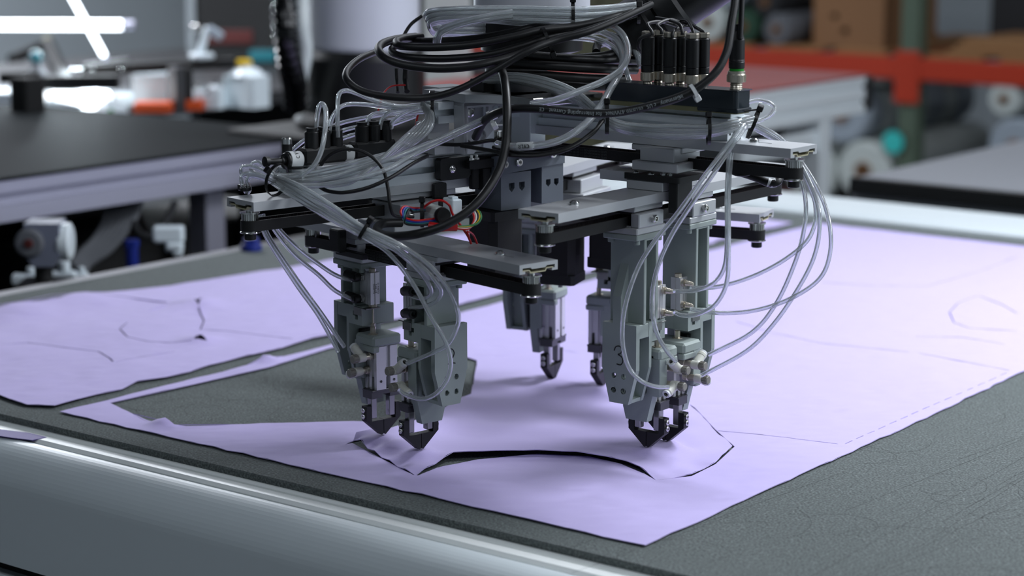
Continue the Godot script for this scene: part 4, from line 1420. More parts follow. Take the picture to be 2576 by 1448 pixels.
func plug(at: Vector3, label: String, k: int) -> void:
	var t := thing("sensor_plug", label, "plug", at, 0.0, "round sensor plugs on the distribution box")
	var mb := MB.new()
	mb.lathe(Vector3.ZERO, Vector3.UP, [[0.0040, 0], [0.0044, 0.0004], [0.0040, 0.0018], [0.0044, 0.0026], [0.0062, 0.0030], [0.0064, 0.0036], [0.0064, 0.0105], [0.0060, 0.0110]], 24)
	for j in 24:
		mb.T = Transform3D(Basis(Vector3.UP, TAU * j / 24), Vector3.ZERO)
		mb.bb(0.0062, 0.0067, 0.0036, 0.0104, -0.00035, 0.00035)
	part(mb, "knurled_nut", M.nickel, t)
	part(MB.new().lathe(Vector3(0, 0.0108, 0), Vector3.UP, [[0.0052, 0], [0.0061, 0.0004], [0.0062, 0.0060], [0.0058, 0.0064], [0.0063, 0.0070], [0.0063, 0.0320], [0.0056, 0.0330], [0.0046, 0.0332]], 24), "body", M.black_plastic, t)
	part(MB.new().lathe(Vector3(0, 0.0438, 0), Vector3.UP, [[0.0050, 0], [0.0060, 0.0006], [0.0060, 0.0040], [0.0054, 0.0050], [0.0028, 0.0052]], 6), "gland", M.nickel, t)

# ---------------------------------------------------------------- tubes, cables, ties
func air(pts: Array, r: float, label: String, group: String, sub: int = 7) -> MeshInstance3D:
	var p := sm(DP(pts), sub)
	var mb := MB.new()
	mb.tube(p, r, 12, true)
	mb.tube(p, r * 0.62, 10, false, true)
	return solo(mb, "air_tube", M.clear_tube, label, "tube", group)
func cab(pts: Array, r: float, label: String, group: String = "", m: Material = null, called: String = "cable") -> MeshInstance3D:
	var mb := MB.new()
	mb.tube(sm(DP(pts), 9), r, 14, true)
	return solo(mb, called, m if m else M.cable_black, label, "cable", group)
func tie(at: Vector3, dir: Vector3, ra: float, rb: float, head: float, label: String, m: Material, tail: Vector3 = Vector3.ZERO) -> void:
	var w := dir.normalized()
	var a := w.cross(Vector3.UP).normalized()
	var b := a.cross(w).normalized()
	var t := thing("cable_tie", label, "cable tie", at - Vector3(0, rb, 0), 0.0, "cable ties on the gripper tool")
	var o := Vector3(0, rb, 0)
	var mb := MB.new()
	var n := 28
	for i in n:
		var q0 := TAU * i / n
		var q1 := TAU * (i + 1) / n
		var d0 := a * cos(q0) * ra + b * sin(q0) * rb
		var d1 := a * cos(q1) * ra + b * sin(q1) * rb
		var e0 := d0 * (1.0 + 0.0010 / maxf(d0.length(), 0.001))
		var e1 := d1 * (1.0 + 0.0010 / maxf(d1.length(), 0.001))
		var h := w * 0.0016
		mb.quad(o + e0 - h, o + e0 + h, o + e1 + h, o + e1 - h)
		mb.quad(o + d0 + h, o + d0 - h, o + d1 - h, o + d1 + h)
		mb.quad(o + e0 + h, o + d0 + h, o + d1 + h, o + e1 + h)
		mb.quad(o + d0 - h, o + e0 - h, o + e1 - h, o + d1 - h)
	part(mb, "strap", m, t)
	var hd := a * cos(head) * (ra + 0.002) + b * sin(head) * (rb + 0.002)
	mb = MB.new()
	var rad := hd.normalized()
	mb.T = Transform3D(Basis(w.cross(rad).normalized(), rad, w).orthonormalized(), o + hd)
	mb.bb(-0.0030, 0.0030, -0.0012, 0.0042, -0.0028, 0.0028, 0.0006)
	part(mb, "head", m, t)
	if tail != Vector3.ZERO:
		mb = MB.new()
		mb.tube(PackedVector3Array([o + hd, o + hd + tail * 0.5, o + hd + tail]), 0.0009, 5)
		part(mb, "tail", m, t)

func cables() -> void:
	var g := ""
	var l := ""
	# --- thick black cables coiled over the tool
	g = "thick black cables coiled over the tool"
	cab([[952, 128, 2.10], [905, 148, 2.04], [873, 178, 1.99], [876, 205, 1.97], [920, 232, 1.965], [1010, 246, 1.965], [1090, 243, 1.97], [1160, 222, 1.97], [1240, 180, 1.97], [1330, 128, 1.97], [1400, 101, 1.98], [1480, 80, 1.985], [1560, 48, 2.0], [1640, 10, 2.02]], 0.0033, "black cable making the widest loop of the coil", g)
	cab([[1046, 92, 2.10], [990, 100, 2.07], [958, 113, 2.03], [954, 130, 2.0], [980, 152, 1.985], [1040, 167, 1.98], [1120, 172, 1.975], [1210, 163, 1.975], [1300, 139, 1.985], [1375, 108, 1.995], [1450, 86, 2.0], [1530, 60, 2.01], [1600, 30, 2.03]], 0.0040, "black printed cable lying lowest in the coil over the tool", g)
	cab([[1060, 92, 2.09], [1010, 99, 2.06], [997, 107, 2.03], [1012, 116, 2.01], [1090, 119, 2.0], [1190, 112, 1.995], [1290, 93, 1.995], [1360, 76, 2.0], [1450, 66, 2.01], [1540, 45, 2.02], [1610, 20, 2.04]], 0.0038, "black cable folded tightest in the coil over the tool", g)
	cab([[1000, 112, 2.08], [986, 124, 2.05], [996, 137, 2.02], [1040, 145, 2.005], [1130, 147, 2.0], [1230, 137, 1.998], [1310, 116, 2.0], [1380, 94, 2.005], [1460, 78, 2.015]], 0.0036, "black cable in the middle of the coil over the tool", g)
	cab([[1022, 104, 2.09], [1110, 103, 2.05], [1210, 95, 2.03], [1300, 78, 2.02], [1370, 62, 2.02], [1460, 50, 2.03], [1580, 20, 2.05]], 0.0036, "black cable lying on top of the coil over the tool", g)
	cab([[1290, 133, 2.02], [1400, 145, 2.03], [1500, 151, 2.04], [1570, 150, 2.06], [1640, 158, 2.08]], 0.0044, "black cable running flat behind the plugs, uppermost of three", g)
	cab([[1250, 156, 2.02], [1380, 165, 2.025], [1500, 172, 2.035], [1600, 175, 2.06]], 0.0046, "black cable running flat behind the plugs, middle one of three", g)
	cab([[1260, 182, 2.03], [1380, 191, 2.03], [1480, 198, 2.035], [1580, 199, 2.06]], 0.0046, "black cable running flat behind the plugs, lowest of three", g)
	cab([[1500, 132, 2.05], [1505, 112, 2.07], [1535, 108, 2.09], [1552, 122, 2.07], [1530, 138, 2.05], [1450, 146, 2.04]], 0.0040, "black cable bent into a small loop behind the coil", g)
	cab([[1210, 215, 2.05], [1330, 208, 2.06], [1460, 214, 2.07], [1560, 216, 2.08]], 0.0050, "black cable half hidden under the coil, touching the frame", g)
	cab([[1262, 176, 1.985], [1270, 205, 1.965], [1275, 260, 1.95], [1275, 330, 1.94], [1265, 400, 1.93], [1238, 460, 1.92], [1190, 520, 1.91], [1120, 566, 1.905], [1050, 588, 1.91], [990, 594, 1.93], [955, 587, 1.955], [948, 574, 1.97], [965, 562, 1.985], [1010, 560, 1.995]], 0.0041, "thick black cable hanging down before the slate motor mount", "")
	cab([[1020, 214, 2.07], [985, 217, 2.07], [965, 235, 2.06], [955, 262, 2.06], [950, 285, 2.06]], 0.0008, "thin red wire arching behind the clear tube bundle", "", M.wire_red, "wire")
	cab([[1052, 285, 2.08], [1046, 315, 2.08], [1042, 350, 2.08]], 0.0010, "red wire behind the black push-in fittings", "", M.wire_red, "wire")
	cab([[1064, 315, 2.09], [1060, 340, 2.09], [1068, 372, 2.09]], 0.0014, "dark blue wire behind the black push-in fittings", "", M.wire_blue, "wire")
	cab([[997, 172, 2.10], [998, 200, 2.10], [1001, 232, 2.09]], 0.0017, "black cable dropping behind the coil, the thinner one", "", null)
	cab([[1020, 172, 2.09], [1019, 200, 2.09], [1024, 230, 2.08]], 0.0027, "black cable dropping behind the coil, the thicker one", "", null)
	cab([[1062, 40, 2.12], [1035, 60, 2.12], [1018, 85, 2.11], [1012, 100, 2.10]], 0.0018, "thin black cable arching above the coil to the robot", "", null)
	# --- cable with white print along the right wing
	var kp: Array = [[1196, 345, 2.02], [1218, 305, 1.99], [1250, 284, 1.965], [1300, 273, 1.95], [1370, 275, 1.935], [1450, 283, 1.925], [1540, 284, 1.915], [1640, 265, 1.905], [1730, 235, 1.90], [1795, 188, 1.90], [1828, 130, 1.905], [1840, 60, 1.91], [1849, 0, 1.915], [1852, -60, 1.92]]
	var pc := cab(kp, 0.0038, "black cable with white lettering sweeping along the right wing", "")
	var path := sm(DP(kp), 24)
	# lettering: each word sits on the camera-side flank, upside down as in the photo
	for wd in [["CE", 1370], ["Current", 1410], ["Interrupting", 1468], ["for", 1513], ["Not", 1539], ["47VV", 1564], ["US LISTED", 1603], ["c US", 1644], ["Germany", 1690], ["in", 1718]]:
		var bi := 0
		for i in path.size():
			var q := CAM.direction_to(path[i])
			var u := 1288.0 + FPX * q.dot(rgt) / q.dot(fwd)
			if absf(u - float(wd[1])) < 6.0 and i < path.size() - 60:
				bi = i
				break
		if bi == 0:
			continue
		var tg := (path[bi + 1] - path[bi - 1]).normalized()
		var out := (CAM + Vector3(0, -0.1, 0) - path[bi])
		out = (out - tg * out.dot(tg)).normalized()
		var upb := out.cross(tg).normalized()
		text(wd[0], 0.0045 if wd[0] != "US LISTED" else 0.0034, M.ink_white, pc, Transform3D(Basis(-tg, -upb, out), path[bi] + out * 0.0038 - pc.position), "lettering")
	cab([[1862, 98, 1.925], [1864, 60, 1.925], [1866, 10, 1.925], [1868, -60, 1.925]], 0.0026, "black cable rising straight from the main plug", "")
	# short cables of the six plugs
	var tops := [[1640, 84], [1664, 80], [1692, 89], [1716, 82], [1745, 91], [1772, 88]]
	var mids := [[[1630, 60], [1665, 55], [1705, 66]], [[1655, 62], [1690, 50], [1740, 70]], [[1700, 74], [1730, 66], [1760, 74]], [[1708, 60], [1680, 50], [1650, 45]], [[1740, 70], [1725, 52], [1690, 58]], [[1762, 76], [1735, 62], [1690, 48]]]
	for k in 6:
		var a: Array = tops[k]
		var m: Array = mids[k]
		cab([[a[0], a[1] + 6, 1.96], [a[0], a[1] - 4, 1.96], [m[0][0], m[0][1], 1.965], [m[1][0], m[1][1], 1.985], [m[2][0], m[2][1], 2.0]], 0.0016, "short black cable arching out of a round sensor plug", "short cables of the sensor plugs")
	cab([[1638, 86, 1.955], [1612, 96, 1.955], [1605, 115, 1.96], [1609, 125, 1.97]], 0.0016, "short black cable drooping beside the sensor plugs", "")
	# --- thin black cables on the left wing and by the motor mount
	cab([[1100, 361, 2.0], [1150, 364, 1.99], [1200, 359, 1.975], [1240, 353, 1.97], [1262, 364, 1.965], [1275, 382, 1.97]], 0.0018, "thin black cable running past the gusset", "")
	cab([[1512, 306, 1.95], [1490, 336, 1.94], [1430, 374, 1.93], [1360, 391, 1.93], [1290, 391, 1.935], [1230, 378, 1.95], [1160, 366, 1.97]], 0.0019, "thin black cable curving below the CYLR tube, lower one", "")
	cab([[1518, 302, 1.95], [1495, 328, 1.94], [1440, 366, 1.933], [1370, 385, 1.933], [1300, 384, 1.938], [1240, 370, 1.955]], 0.0017, "thin black cable curving below the CYLR tube, upper one", "")
	cab([[800, 440, 1.965], [806, 418, 1.965], [830, 390, 1.96], [865, 376, 1.955], [905, 379, 1.95], [940, 398, 1.945], [965, 430, 1.945], [976, 475, 1.945], [981, 515, 1.945], [988, 538, 1.95], [1005, 545, 1.96], [1040, 545, 1.97]], 0.0016, "thin black sensor cable draped over the left extrusion", "")
	cab([[1075, 392, 1.99], [1040, 410, 1.96], [985, 445, 1.94], [925, 472, 1.935], [865, 484, 1.94], [825, 480, 1.95], [805, 470, 1.955]], 0.0018, "thin black sensor cable slung below the clear tubes", "")
	cab([[1818, 420, 1.97], [1850, 438, 1.96], [1880, 438, 1.96], [1900, 428, 1.965]], 0.0016, "thin black cable looping under the right rail", "")
	var tail := cab([[1835, 425, 1.99], [1870, 436, 1.985], [1905, 448, 1.98], [1935, 460, 1.975], [1955, 458, 1.975], [1962, 445, 1.98]], 0.0038, "black cable with a white marker under the right pulley", "")
	var mk := MB.new()
	mk.tube(DP([[1931, 458, 1.975], [1942, 461, 1.975], [1952, 459, 1.975]]), 0.0041, 14)
	for i in mk.v.size():
		mk.v[i] -= tail.position
	var mkp := part(mk, "marker", M.label_white, tail)
	mkp.set_meta("label", "white cable marker")
	wires()
	tubes()
	dress_pack()

func wires() -> void:
	var g := "coloured wires tied at the left wing"
	var cols := [["wire_red", "red"], ["wire_blue", "blue"], ["wire_teal", "teal"], ["cable_black", "black"]]
	for k in 4:
		var o: float = k * 4.5
		cab([[1150, 548 + o * 0.6, 1.93], [1100, 549 + o, 1.925], [1050, 555 + o * 0.8, 1.92], [1020, 548 + o, 1.92], [1008 + o, 534 + o * 0.7, 1.92], [1016 + o, 520 + o * 0.5, 1.925], [1040, 523 + o * 0.7, 1.93], [1070, 524 + o * 0.4, 1.935]], 0.0011, "thin %s wire in the tied coloured bundle" % cols[k][1], g, M[cols[k][0]], "wire")
	cab([[1060, 526, 1.93], [1085, 508, 1.925], [1110, 504, 1.925], [1130, 516, 1.925], [1137, 535, 1.93], [1150, 555, 1.935], [1175, 590, 1.95], [1185, 612, 1.96]], 0.0011, "red wire arching over the white connector", g, M.wire_red, "wire")
	var tails := [["wire_yellow", "yellow", 0.0], ["wire_white", "white", -9.0], ["cable_black", "black", -4.0], ["wire_red", "dark red", -14.0], ["wire_green", "green", 3.0]]
	for k in 5:
		var o: float = tails[k][2]
		cab([[1142, 570 - o * 0.2, 1.925], [1175, 570 - o * 0.4, 1.93], [1198 + o * 0.6, 562, 1.935], [1207 + o, 546, 1.94], [1200 + o, 530, 1.945], [1180 + o * 0.5, 524, 1.955]], 0.0011, "%s wire leaving the red sleeve" % tails[k][1], g, M[tails[k][0]], "wire")
	cab([[1180, 596, 1.95], [1176, 582, 1.945], [1190, 590, 1.96], [1200, 612, 1.97]], 0.0010, "dark red wire dropping behind the lower rail", g, M.wire_red, "wire")
	var mb := MB.new()
	mb.tube(sm(DP([[1080, 568, 1.92], [1105, 572, 1.918], [1125, 570, 1.92], [1148, 570, 1.923]]), 6), 0.0040, 14)
	solo(mb, "heat_shrink_sleeve", M.wire_red, "red heat-shrink sleeve where the coloured wires begin", "sleeve", "")
	var t := thing("wire_connector", "milky white plug connector between the coloured wires", "connector", D(1095, 540, 1.935), deg_to_rad(-24))
	part(MB.new().bb(-0.016, 0.012, -0.005, 0.008, -0.005, 0.005, 0.0012), "shell", M.nylon, t)
	part(MB.new().bb(-0.010, 0.007, -0.002, 0.002, 0.005, 0.0062, 0.0004), "latch", M.tie_white, t)
	part(MB.new().lathe(Vector3(0.012, 0.0015, 0), Vector3(1, 0, 0), [[0.0072, 0], [0.0075, 0.002], [0.0068, 0.006], [0, 0.006]], 16), "rubber_boot", M.black_plastic, t)
	t = thing("wire_connector", "small clear block connector behind the arching red wire", "connector", D(1138, 520, 1.955), deg_to_rad(-24))
	part(MB.new().bb(-0.010, 0.010, -0.006, 0.008, -0.005, 0.005, 0.0010), "shell", M.clear_box, t)
	part(MB.new().bb(-0.003, 0.006, 0.008, 0.010, -0.003, 0.003, 0.0004), "rib", M.clear_box, t)
	tie(D(1062, 540, 1.93), rgt, 0.0085, 0.0105, 1.57, "small black cable tie round the coloured wires", M.tie_black)

func tubes() -> void:
	var S := 0.0021
	var B := 0.0031
	var g := ""
	var l := ""
	# --- right wing: to the cylinders and grippers
	g = "clear air tubes hanging on the right wing"
	l = "clear air tube falling from the right rail past the bracket marked 3"
	air([[1872, 312, 1.93], [1850, 340, 1.92], [1780, 432, 1.915], [1705, 535, 1.915], [1648, 605, 1.92], [1602, 680, 1.925], [1572, 775, 1.93], [1566, 855, 1.935], [1580, 920, 1.945], [1612, 957, 1.95], [1650, 972, 1.965], [1680, 973, 1.985]], S, "clear air tube bowing outward to the lower ivory fitting of bracket 3", g)
	air([[1878, 316, 1.935], [1856, 345, 1.925], [1794, 438, 1.92], [1725, 535, 1.92], [1684, 602, 1.925], [1652, 680, 1.93], [1640, 760, 1.94], [1650, 830, 1.95], [1676, 880, 1.965], [1700, 908, 1.98]], S, "clear air tube bowing to the upper ivory fitting of bracket 3", g)
	air([[1860, 320, 1.94], [1838, 365, 1.94], [1829, 480, 1.94], [1829, 600, 1.94], [1822, 672, 1.945], [1795, 712, 1.95], [1750, 730, 1.96], [1697, 733, 1.985]], S, "clear air tube dropping straight, then curling to the upper barb of bracket 3", g)
	air([[1866, 322, 1.945], [1844, 370, 1.943], [1833, 480, 1.943], [1833, 620, 1.943], [1828, 710, 1.945], [1800, 765, 1.95], [1755, 790, 1.96], [1718, 793, 1.975], [1697, 786, 1.985]], S, "clear air tube dropping straight, then curling to the lower barb of bracket 3", g)
	l = "clear air tube swinging wide over the fabric beside the right grippers"
	air([[1900, 312, 1.98], [1960, 345, 1.99], [2012, 402, 2.0], [2060, 480, 1.99], [2086, 560, 1.985], [2088, 635, 1.98], [2062, 700, 1.98], [1990, 750, 1.985], [1900, 780, 1.99], [1810, 787, 2.0], [1738, 777, 2.022]], S, "clear air tube swinging widest over the fabric to the lower barb behind bracket 3", g)
	air([[1898, 318, 1.98], [1955, 352, 1.99], [2004, 405, 2.0], [2050, 510, 1.99], [2040, 590, 1.985], [1985, 645, 1.985], [1900, 692, 1.99], [1810, 720, 2.0], [1738, 724, 2.022]], S, "clear air tube swinging over the fabric to the upper barb behind bracket 3", g)
	air([[1895, 322, 1.985], [1948, 352, 1.995], [1995, 400, 2.0], [2026, 500, 1.99], [2020, 590, 1.985], [1992, 680, 1.985], [1948, 770, 1.99], [1888, 838, 2.0], [1782, 892, 2.015]], S, "clear air tube sloping over the fabric to the upper ivory fitting behind bracket 3", g)
	air([[1902, 326, 1.985], [1958, 358, 1.99], [2006, 400, 2.0], [2052, 495, 1.985], [2062, 565, 1.98], [2048, 645, 1.98], [2008, 725, 1.985], [1948, 812, 1.99], [1878, 882, 2.0], [1764, 944, 2.01]], S, "clear air tube sloping over the fabric to the lower ivory fitting behind bracket 3", g)
	air([[1868, 262, 1.96], [1905, 252, 1.965], [1938, 260, 1.965], [1948, 275, 1.965], [1930, 295, 1.96], [1890, 310, 1.955]], S, "clear air tube bent in a small loop at the distribution box end", g)
	# --- bundle lying along the right wing
	g = "clear air tubes bundled along the right wing"
	l = "clear air tube in the bundle under the distribution box"
	for k in 9:
		var o: float = (k - 4) * 3.6
		var d: float = 0.006 * (k % 3)
		air([[1215, 190 + k * 2.0, 2.02 + d], [1300, 197 + o * 0.7, 2.005 + d], [1380, 214 + o * 0.9, 1.99 + d], [1450, 243 + o * 0.9, 1.975 + d], [1510, 288 + o * 0.6, 1.955 + d], [1560, 318 + o * 0.7, 1.945 + d], [1640, 330 + o * 0.9, 1.94 + d], [1720, 332 + o, 1.935 + d], [1790, 329 + o * 0.8, 1.93 + d], [1850, 316 + o * 0.7, 1.93 + d], [1895, 306 + o * 0.8, 1.95 + d]], S, l, g, 5)
	# --- big loop by the dress pack and the CYLR tube
	g = "wide clear air tubes looping behind the plugs"
	l = "wide clear air tube looping behind the plugs"
	air([[1480, 62, 2.03], [1530, 62, 2.02], [1565, 85, 2.01], [1580, 125, 2.0], [1570, 165, 1.985], [1530, 198, 1.97], [1460, 228, 1.955], [1395, 252, 1.95], [1335, 262, 1.955]], B, l, g)
	var cy := air([[1510, 78, 2.03], [1550, 100, 2.015], [1567, 140, 2.0], [1560, 180, 1.985], [1535, 225, 1.965], [1505, 275, 1.945], [1465, 318, 1.93], [1410, 352, 1.925], [1350, 366, 1.925], [1288, 368, 1.935], [1250, 362, 1.95]], 0.0034, "wide clear air tube with a white CYLR marker", "")
	var mb := MB.new()
	mb.tube(DP([[1303, 368.5, 1.933], [1322, 368, 1.929], [1341, 366.5, 1.926]]), 0.0037, 18)
	for i in mb.v.size():
		mb.v[i] -= cy.position
	var mk := part(mb, "marker", M.label_white, cy)
	mk.set_meta("label", "white marker sleeve lettered CYLR")
	var c := D(1322, 368, 1.929)
	var tg := (D(1341, 366.5, 1.926) - D(1303, 368.5, 1.933)).normalized()
	var out := CAM - c
	out = (out - tg * out.dot(tg)).normalized()
	text("CYLR", 0.0048, M.ink, mk, Transform3D(Basis(-tg, -out.cross(tg), out), c + out * 0.00375 - cy.position), "lettering", true)
	for a in [[[1420, 88, 2.06], [1500, 96, 2.05], [1550, 125, 2.04], [1572, 170, 2.03], [1585, 205, 2.03]], [[1430, 95, 2.07], [1510, 105, 2.06], [1560, 140, 2.05], [1580, 190, 2.04]], [[1560, 95, 2.06], [1600, 130, 2.05], [1618, 165, 2.05], [1625, 195, 2.05]], [[1440, 82, 2.06], [1530, 84, 2.05], [1590, 120, 2.05], [1612, 170, 2.04]]]:
		air(a, 0.0024, l, g)
	# --- top bundle from the dress pack
	g = "clear air tubes in the top bundle"
	l = "clear air tube in the top bundle that folds back above the coil"
	for k in 9:
		var o: float = k * 1.0
		var d: float = 0.008 * (k % 3)
		air([[1604, 10 + 4.0 * o, 2.03 + d], [1530, 18 + 5.0 * o, 2.02 + d], [1440, 22 + 5.2 * o, 2.01 + d], [1330, 20 + 5.0 * o, 2.01 + d], [1220, 20 + 4.0 * o, 2.015 + d], [1130, 22 + 4.0 * o, 2.025 + d], [1084, 27 + 4.4 * o, 2.035 + d], [1070 + 2.0 * o, 38 + 5.0 * o, 2.05 + d], [1086 + 2.0 * o, 52 + 4.6 * o, 2.075 + d], [1140, 60 + 3.8 * o, 2.09 + d], [1220, 62 + 3.6 * o, 2.10 + d]], 0.0025, l, g, 6)
	for k in 2:
		air([[1290, 30 + 10 * k, 2.0], [1220, 42 + 8 * k, 2.0], [1160, 55 + 8 * k, 2.01], [1115, 72 + 8 * k, 2.02], [1098 + 6 * k, 95, 2.03], [1096 + 6 * k, 112, 2.04]], 0.0031, "wide clear air tube bending down into the coil", g)
	# --- left wing manifolds
	g = "clear air tubes at the black push-in fittings"
	l = "clear air tube plugged into the black push-in fitting at the rail end"
	air([[1090, 262, 2.04], [1010, 268, 2.03], [940, 252, 2.01], [895, 234, 1.995], [868, 228, 1.985], [852, 240, 1.98], [849, 290, 1.98], [850, 345, 1.985]], S, l, g)
	air([[1092, 270, 2.045], [1000, 272, 2.03], [910, 262, 2.01], [862, 266, 1.99], [836, 296, 1.985], [826, 345, 1.985]], S, l, g)
	air([[797, 346, 1.985], [797, 300, 1.98], [803, 268, 1.97], [812, 262, 1.965], [820, 280, 1.955], [818, 325, 1.945], [808, 380, 1.94], [786, 420, 1.94], [750, 442, 1.945], [700, 448, 1.955]], 0.0023, "clear air tube standing in a tall loop above the push-in fitting", "")
	l = "clear air tube plugged into the black push-in fitting by the frame"
	air([[1088, 280, 2.045], [1010, 286, 2.04], [955, 284, 2.03], [928, 296, 2.025], [921, 328, 2.025]], S, l, g)
	air([[1082, 262, 2.04], [1030, 266, 2.035], [985, 280, 2.03], [962, 300, 2.03], [955, 326, 2.03]], S, l, g)
	air([[1080, 268, 2.03], [1045, 274, 2.025], [1008, 290, 2.025], [988, 308, 2.03], [984, 322, 2.035]], S, l, g)
	g = "clear air tubes crossing the left wing"
	l = "clear air tube running from the frame to the tie at the left rail end"
	for k in 6:
		var o: float = k * 1.0
		air([[1062, 258 + 2 * o, 2.03], [1084 - 2 * o, 280 + 3 * o, 2.02], [1086 - 9 * o, 315 + 2 * o, 2.005 - 0.004 * o], [1062 - 12 * o, 345 + 3 * o, 1.99 - 0.005 * o], [1015 - 12 * o, 374 + 6 * o, 1.975 - 0.004 * o], [935 - 8 * o, 396 + 11 * o, 1.96 - 0.003 * o], [850, 418 + 9.5 * o, 1.955], [760, 438 + 6 * o, 1.955], [690, 440 + 3.6 * o, 1.955]], S, l, g)
	air([[1245, 285, 1.99], [1180, 315, 1.985], [1110, 348, 1.975], [1040, 376, 1.965], [980, 400, 1.955], [900, 425, 1.95], [800, 452, 1.95], [700, 455, 1.955]], 0.0024, l, g)
	air([[1250, 292, 1.992], [1185, 322, 1.987], [1110, 356, 1.977], [1035, 392, 1.96], [975, 425, 1.94], [900, 448, 1.935], [800, 466, 1.945], [705, 462, 1.95]], 0.0024, l, g)
	l = "clear air tube curving low behind the push-in fittings"
	air([[1050, 286, 2.08], [950, 310, 2.07], [870, 326, 2.06], [790, 358, 2.04], [725, 405, 2.01], [690, 438, 1.97]], S, l, g)
	air([[1045, 292, 2.08], [960, 322, 2.07], [880, 342, 2.06], [800, 374, 2.04], [735, 412, 2.0], [695, 445, 1.97]], S, l, g)
	air([[1040, 276, 2.09], [940, 292, 2.08], [850, 312, 2.06], [770, 350, 2.04], [715, 398, 2.0], [686, 434, 1.97]], S, l, g)
	# turns at the rail end
	g = "clear air tubes turning back at the left rail end"
	l = "clear air tube turning back at the left rail end"
	air([[694, 448, 1.955], [660, 428, 1.955], [630, 418, 1.96], [609, 422, 1.965], [612, 440, 1.97], [650, 445, 1.97], [690, 455, 1.965]], S, l, g)
	air([[694, 442, 1.96], [668, 420, 1.965], [650, 408, 1.97], [634, 414, 1.975], [636, 432, 1.98], [670, 446, 1.975]], S, l, g)
	air([[692, 456, 1.95], [655, 440, 1.95], [622, 436, 1.955], [608, 444, 1.96], [610, 465, 1.965], [620, 484, 1.97]], S, l, g)
	air([[690, 460, 1.952], [652, 446, 1.955], [630, 444, 1.96], [622, 456, 1.965], [628, 474, 1.97], [622, 486, 1.972]], S, l, g)
	# --- down to the left grippers
	g = "clear air tubes falling to the gripper unit marked 2"
	l = "clear air tube falling to the gripper unit marked 2"
	air([[690, 448, 1.955], [740, 476, 1.935], [820, 526, 1.915], [905, 576, 1.905], [985, 622, 1.91], [1050, 676, 1.925], [1082, 722, 1.94], [1080, 744, 1.955], [1055, 750, 1.97], [1030, 742, 1.985]], S, "clear air tube turning back into the upper black elbow beside bracket 2", g)
	air([[688, 454, 1.953], [738, 484, 1.935], [818, 535, 1.915], [903, 584, 1.905], [990, 626, 1.908], [1062, 672, 1.92], [1106, 722, 1.935], [1104, 750, 1.95], [1075, 768, 1.965], [1030, 774, 1.985]], S, "clear air tube turning back into the lower black elbow beside bracket 2", g)
	air([[700, 444, 1.95], [760, 470, 1.93], [840, 520, 1.91], [915, 572, 1.90], [1000, 612, 1.90], [1075, 662, 1.91], [1125, 722, 1.92], [1150, 775, 1.925], [1152, 815, 1.935], [1128, 864, 1.945], [1090, 886, 1.955], [1024, 914, 1.975]], S, "clear air tube looping outermost over bracket 2 to its upper ivory fitting", g)
	air([[686, 460, 1.952], [734, 492, 1.935], [812, 540, 1.915], [900, 588, 1.905], [975, 634, 1.915], [1038, 712, 1.925], [1085, 798, 1.93], [1120, 857, 1.935], [1134, 910, 1.94], [1125, 954, 1.945], [1096, 990, 1.95], [1060, 1003, 1.96], [1020, 992, 1.975], [1004, 980, 1.98]], S, "clear air tube looping down before bracket 2 to its lower ivory fitting", g)
	air([[704, 450, 1.95], [770, 484, 1.932], [850, 530, 1.912], [918, 578, 1.902], [992, 618, 1.903], [1052, 668, 1.915], [1080, 700, 1.93]], S, "clear air tube ending behind the others above bracket 2", g)
	g = "clear air tubes falling to the gripper unit beside the black table"
	l = "clear air tube hanging straight from the rail end to an ivory fitting"
	air([[655, 540, 2.0], [668, 592, 2.0], [742, 710, 2.01], [802, 795, 2.03], [851, 884, 2.045]], S, "clear air tube hanging straight from the rail end to the lower ivory fitting", g)
	air([[662, 538, 2.005], [674, 590, 2.005], [748, 704, 2.015], [810, 790, 2.03], [866, 872, 2.05]], S, "clear air tube hanging straight from the rail end to the upper ivory fitting", g)
	l = "clear air tube curving from the rail end to a black elbow"
	air([[676, 545, 2.01], [692, 580, 2.01], [742, 642, 2.02], [800, 690, 2.04], [841, 729, 2.05], [884, 752, 2.06]], S, "clear air tube curving from the rail end to the lower black elbow", g)
	air([[684, 545, 2.015], [704, 578, 2.015], [752, 626, 2.02], [802, 664, 2.04], [845, 692, 2.05], [884, 705, 2.06]], S, "clear air tube curving from the rail end to the upper black elbow", g)
	# --- ties
	tie(D(697, 452, 1.953), (D(760, 490, 1.93) - D(690, 448, 1.955)), 0.012, 0.015, 0.6, "black cable tie gathering the clear tubes at the left rail end", M.tie_black)
	tie(D(916, 580, 1.903), (D(985, 622, 1.91) - D(840, 530, 1.912)), 0.0055, 0.0085, 1.4, "black cable tie round the tubes falling to bracket 2", M.tie_black)
	tie(D(1088, 275, 2.03), rgt, 0.010, 0.0125, 1.2, "black cable tie round the tubes beside the slotted bar end", M.tie_black)
	tie(D(618, 474, 1.968), Vector3(0, 1, 0.1), 0.0045, 0.0045, 0.3, "black cable tie round the tube turn at the left rail tip", M.tie_black)
	tie(D(1527, 300, 1.95), rgt, 0.009, 0.013, 1.7, "black cable tie under the lettered cable", M.tie_black)
	tie(D(1783, 330, 1.932), rgt, 0.010, 0.0115, 1.9, "black cable tie in the middle of the right tube bundle", M.tie_black)
	tie(D(1895, 311, 1.945), rgt - upv * 0.4, 0.010, 0.0135, 1.2, "black cable tie where the right tube bundle splits", M.tie_black, -rgt * 0.018 - upv * 0.002)
	tie(D(1441, 44, 2.02), rgt, 0.012, 0.0135, 1.5, "black cable tie round the top tube bundle", M.tie_black)
	tie(D(1377, 100, 1.998), rgt + upv * 0.4, 0.011, 0.0115, -1.4, "black cable tie round the black coil", M.tie_black)
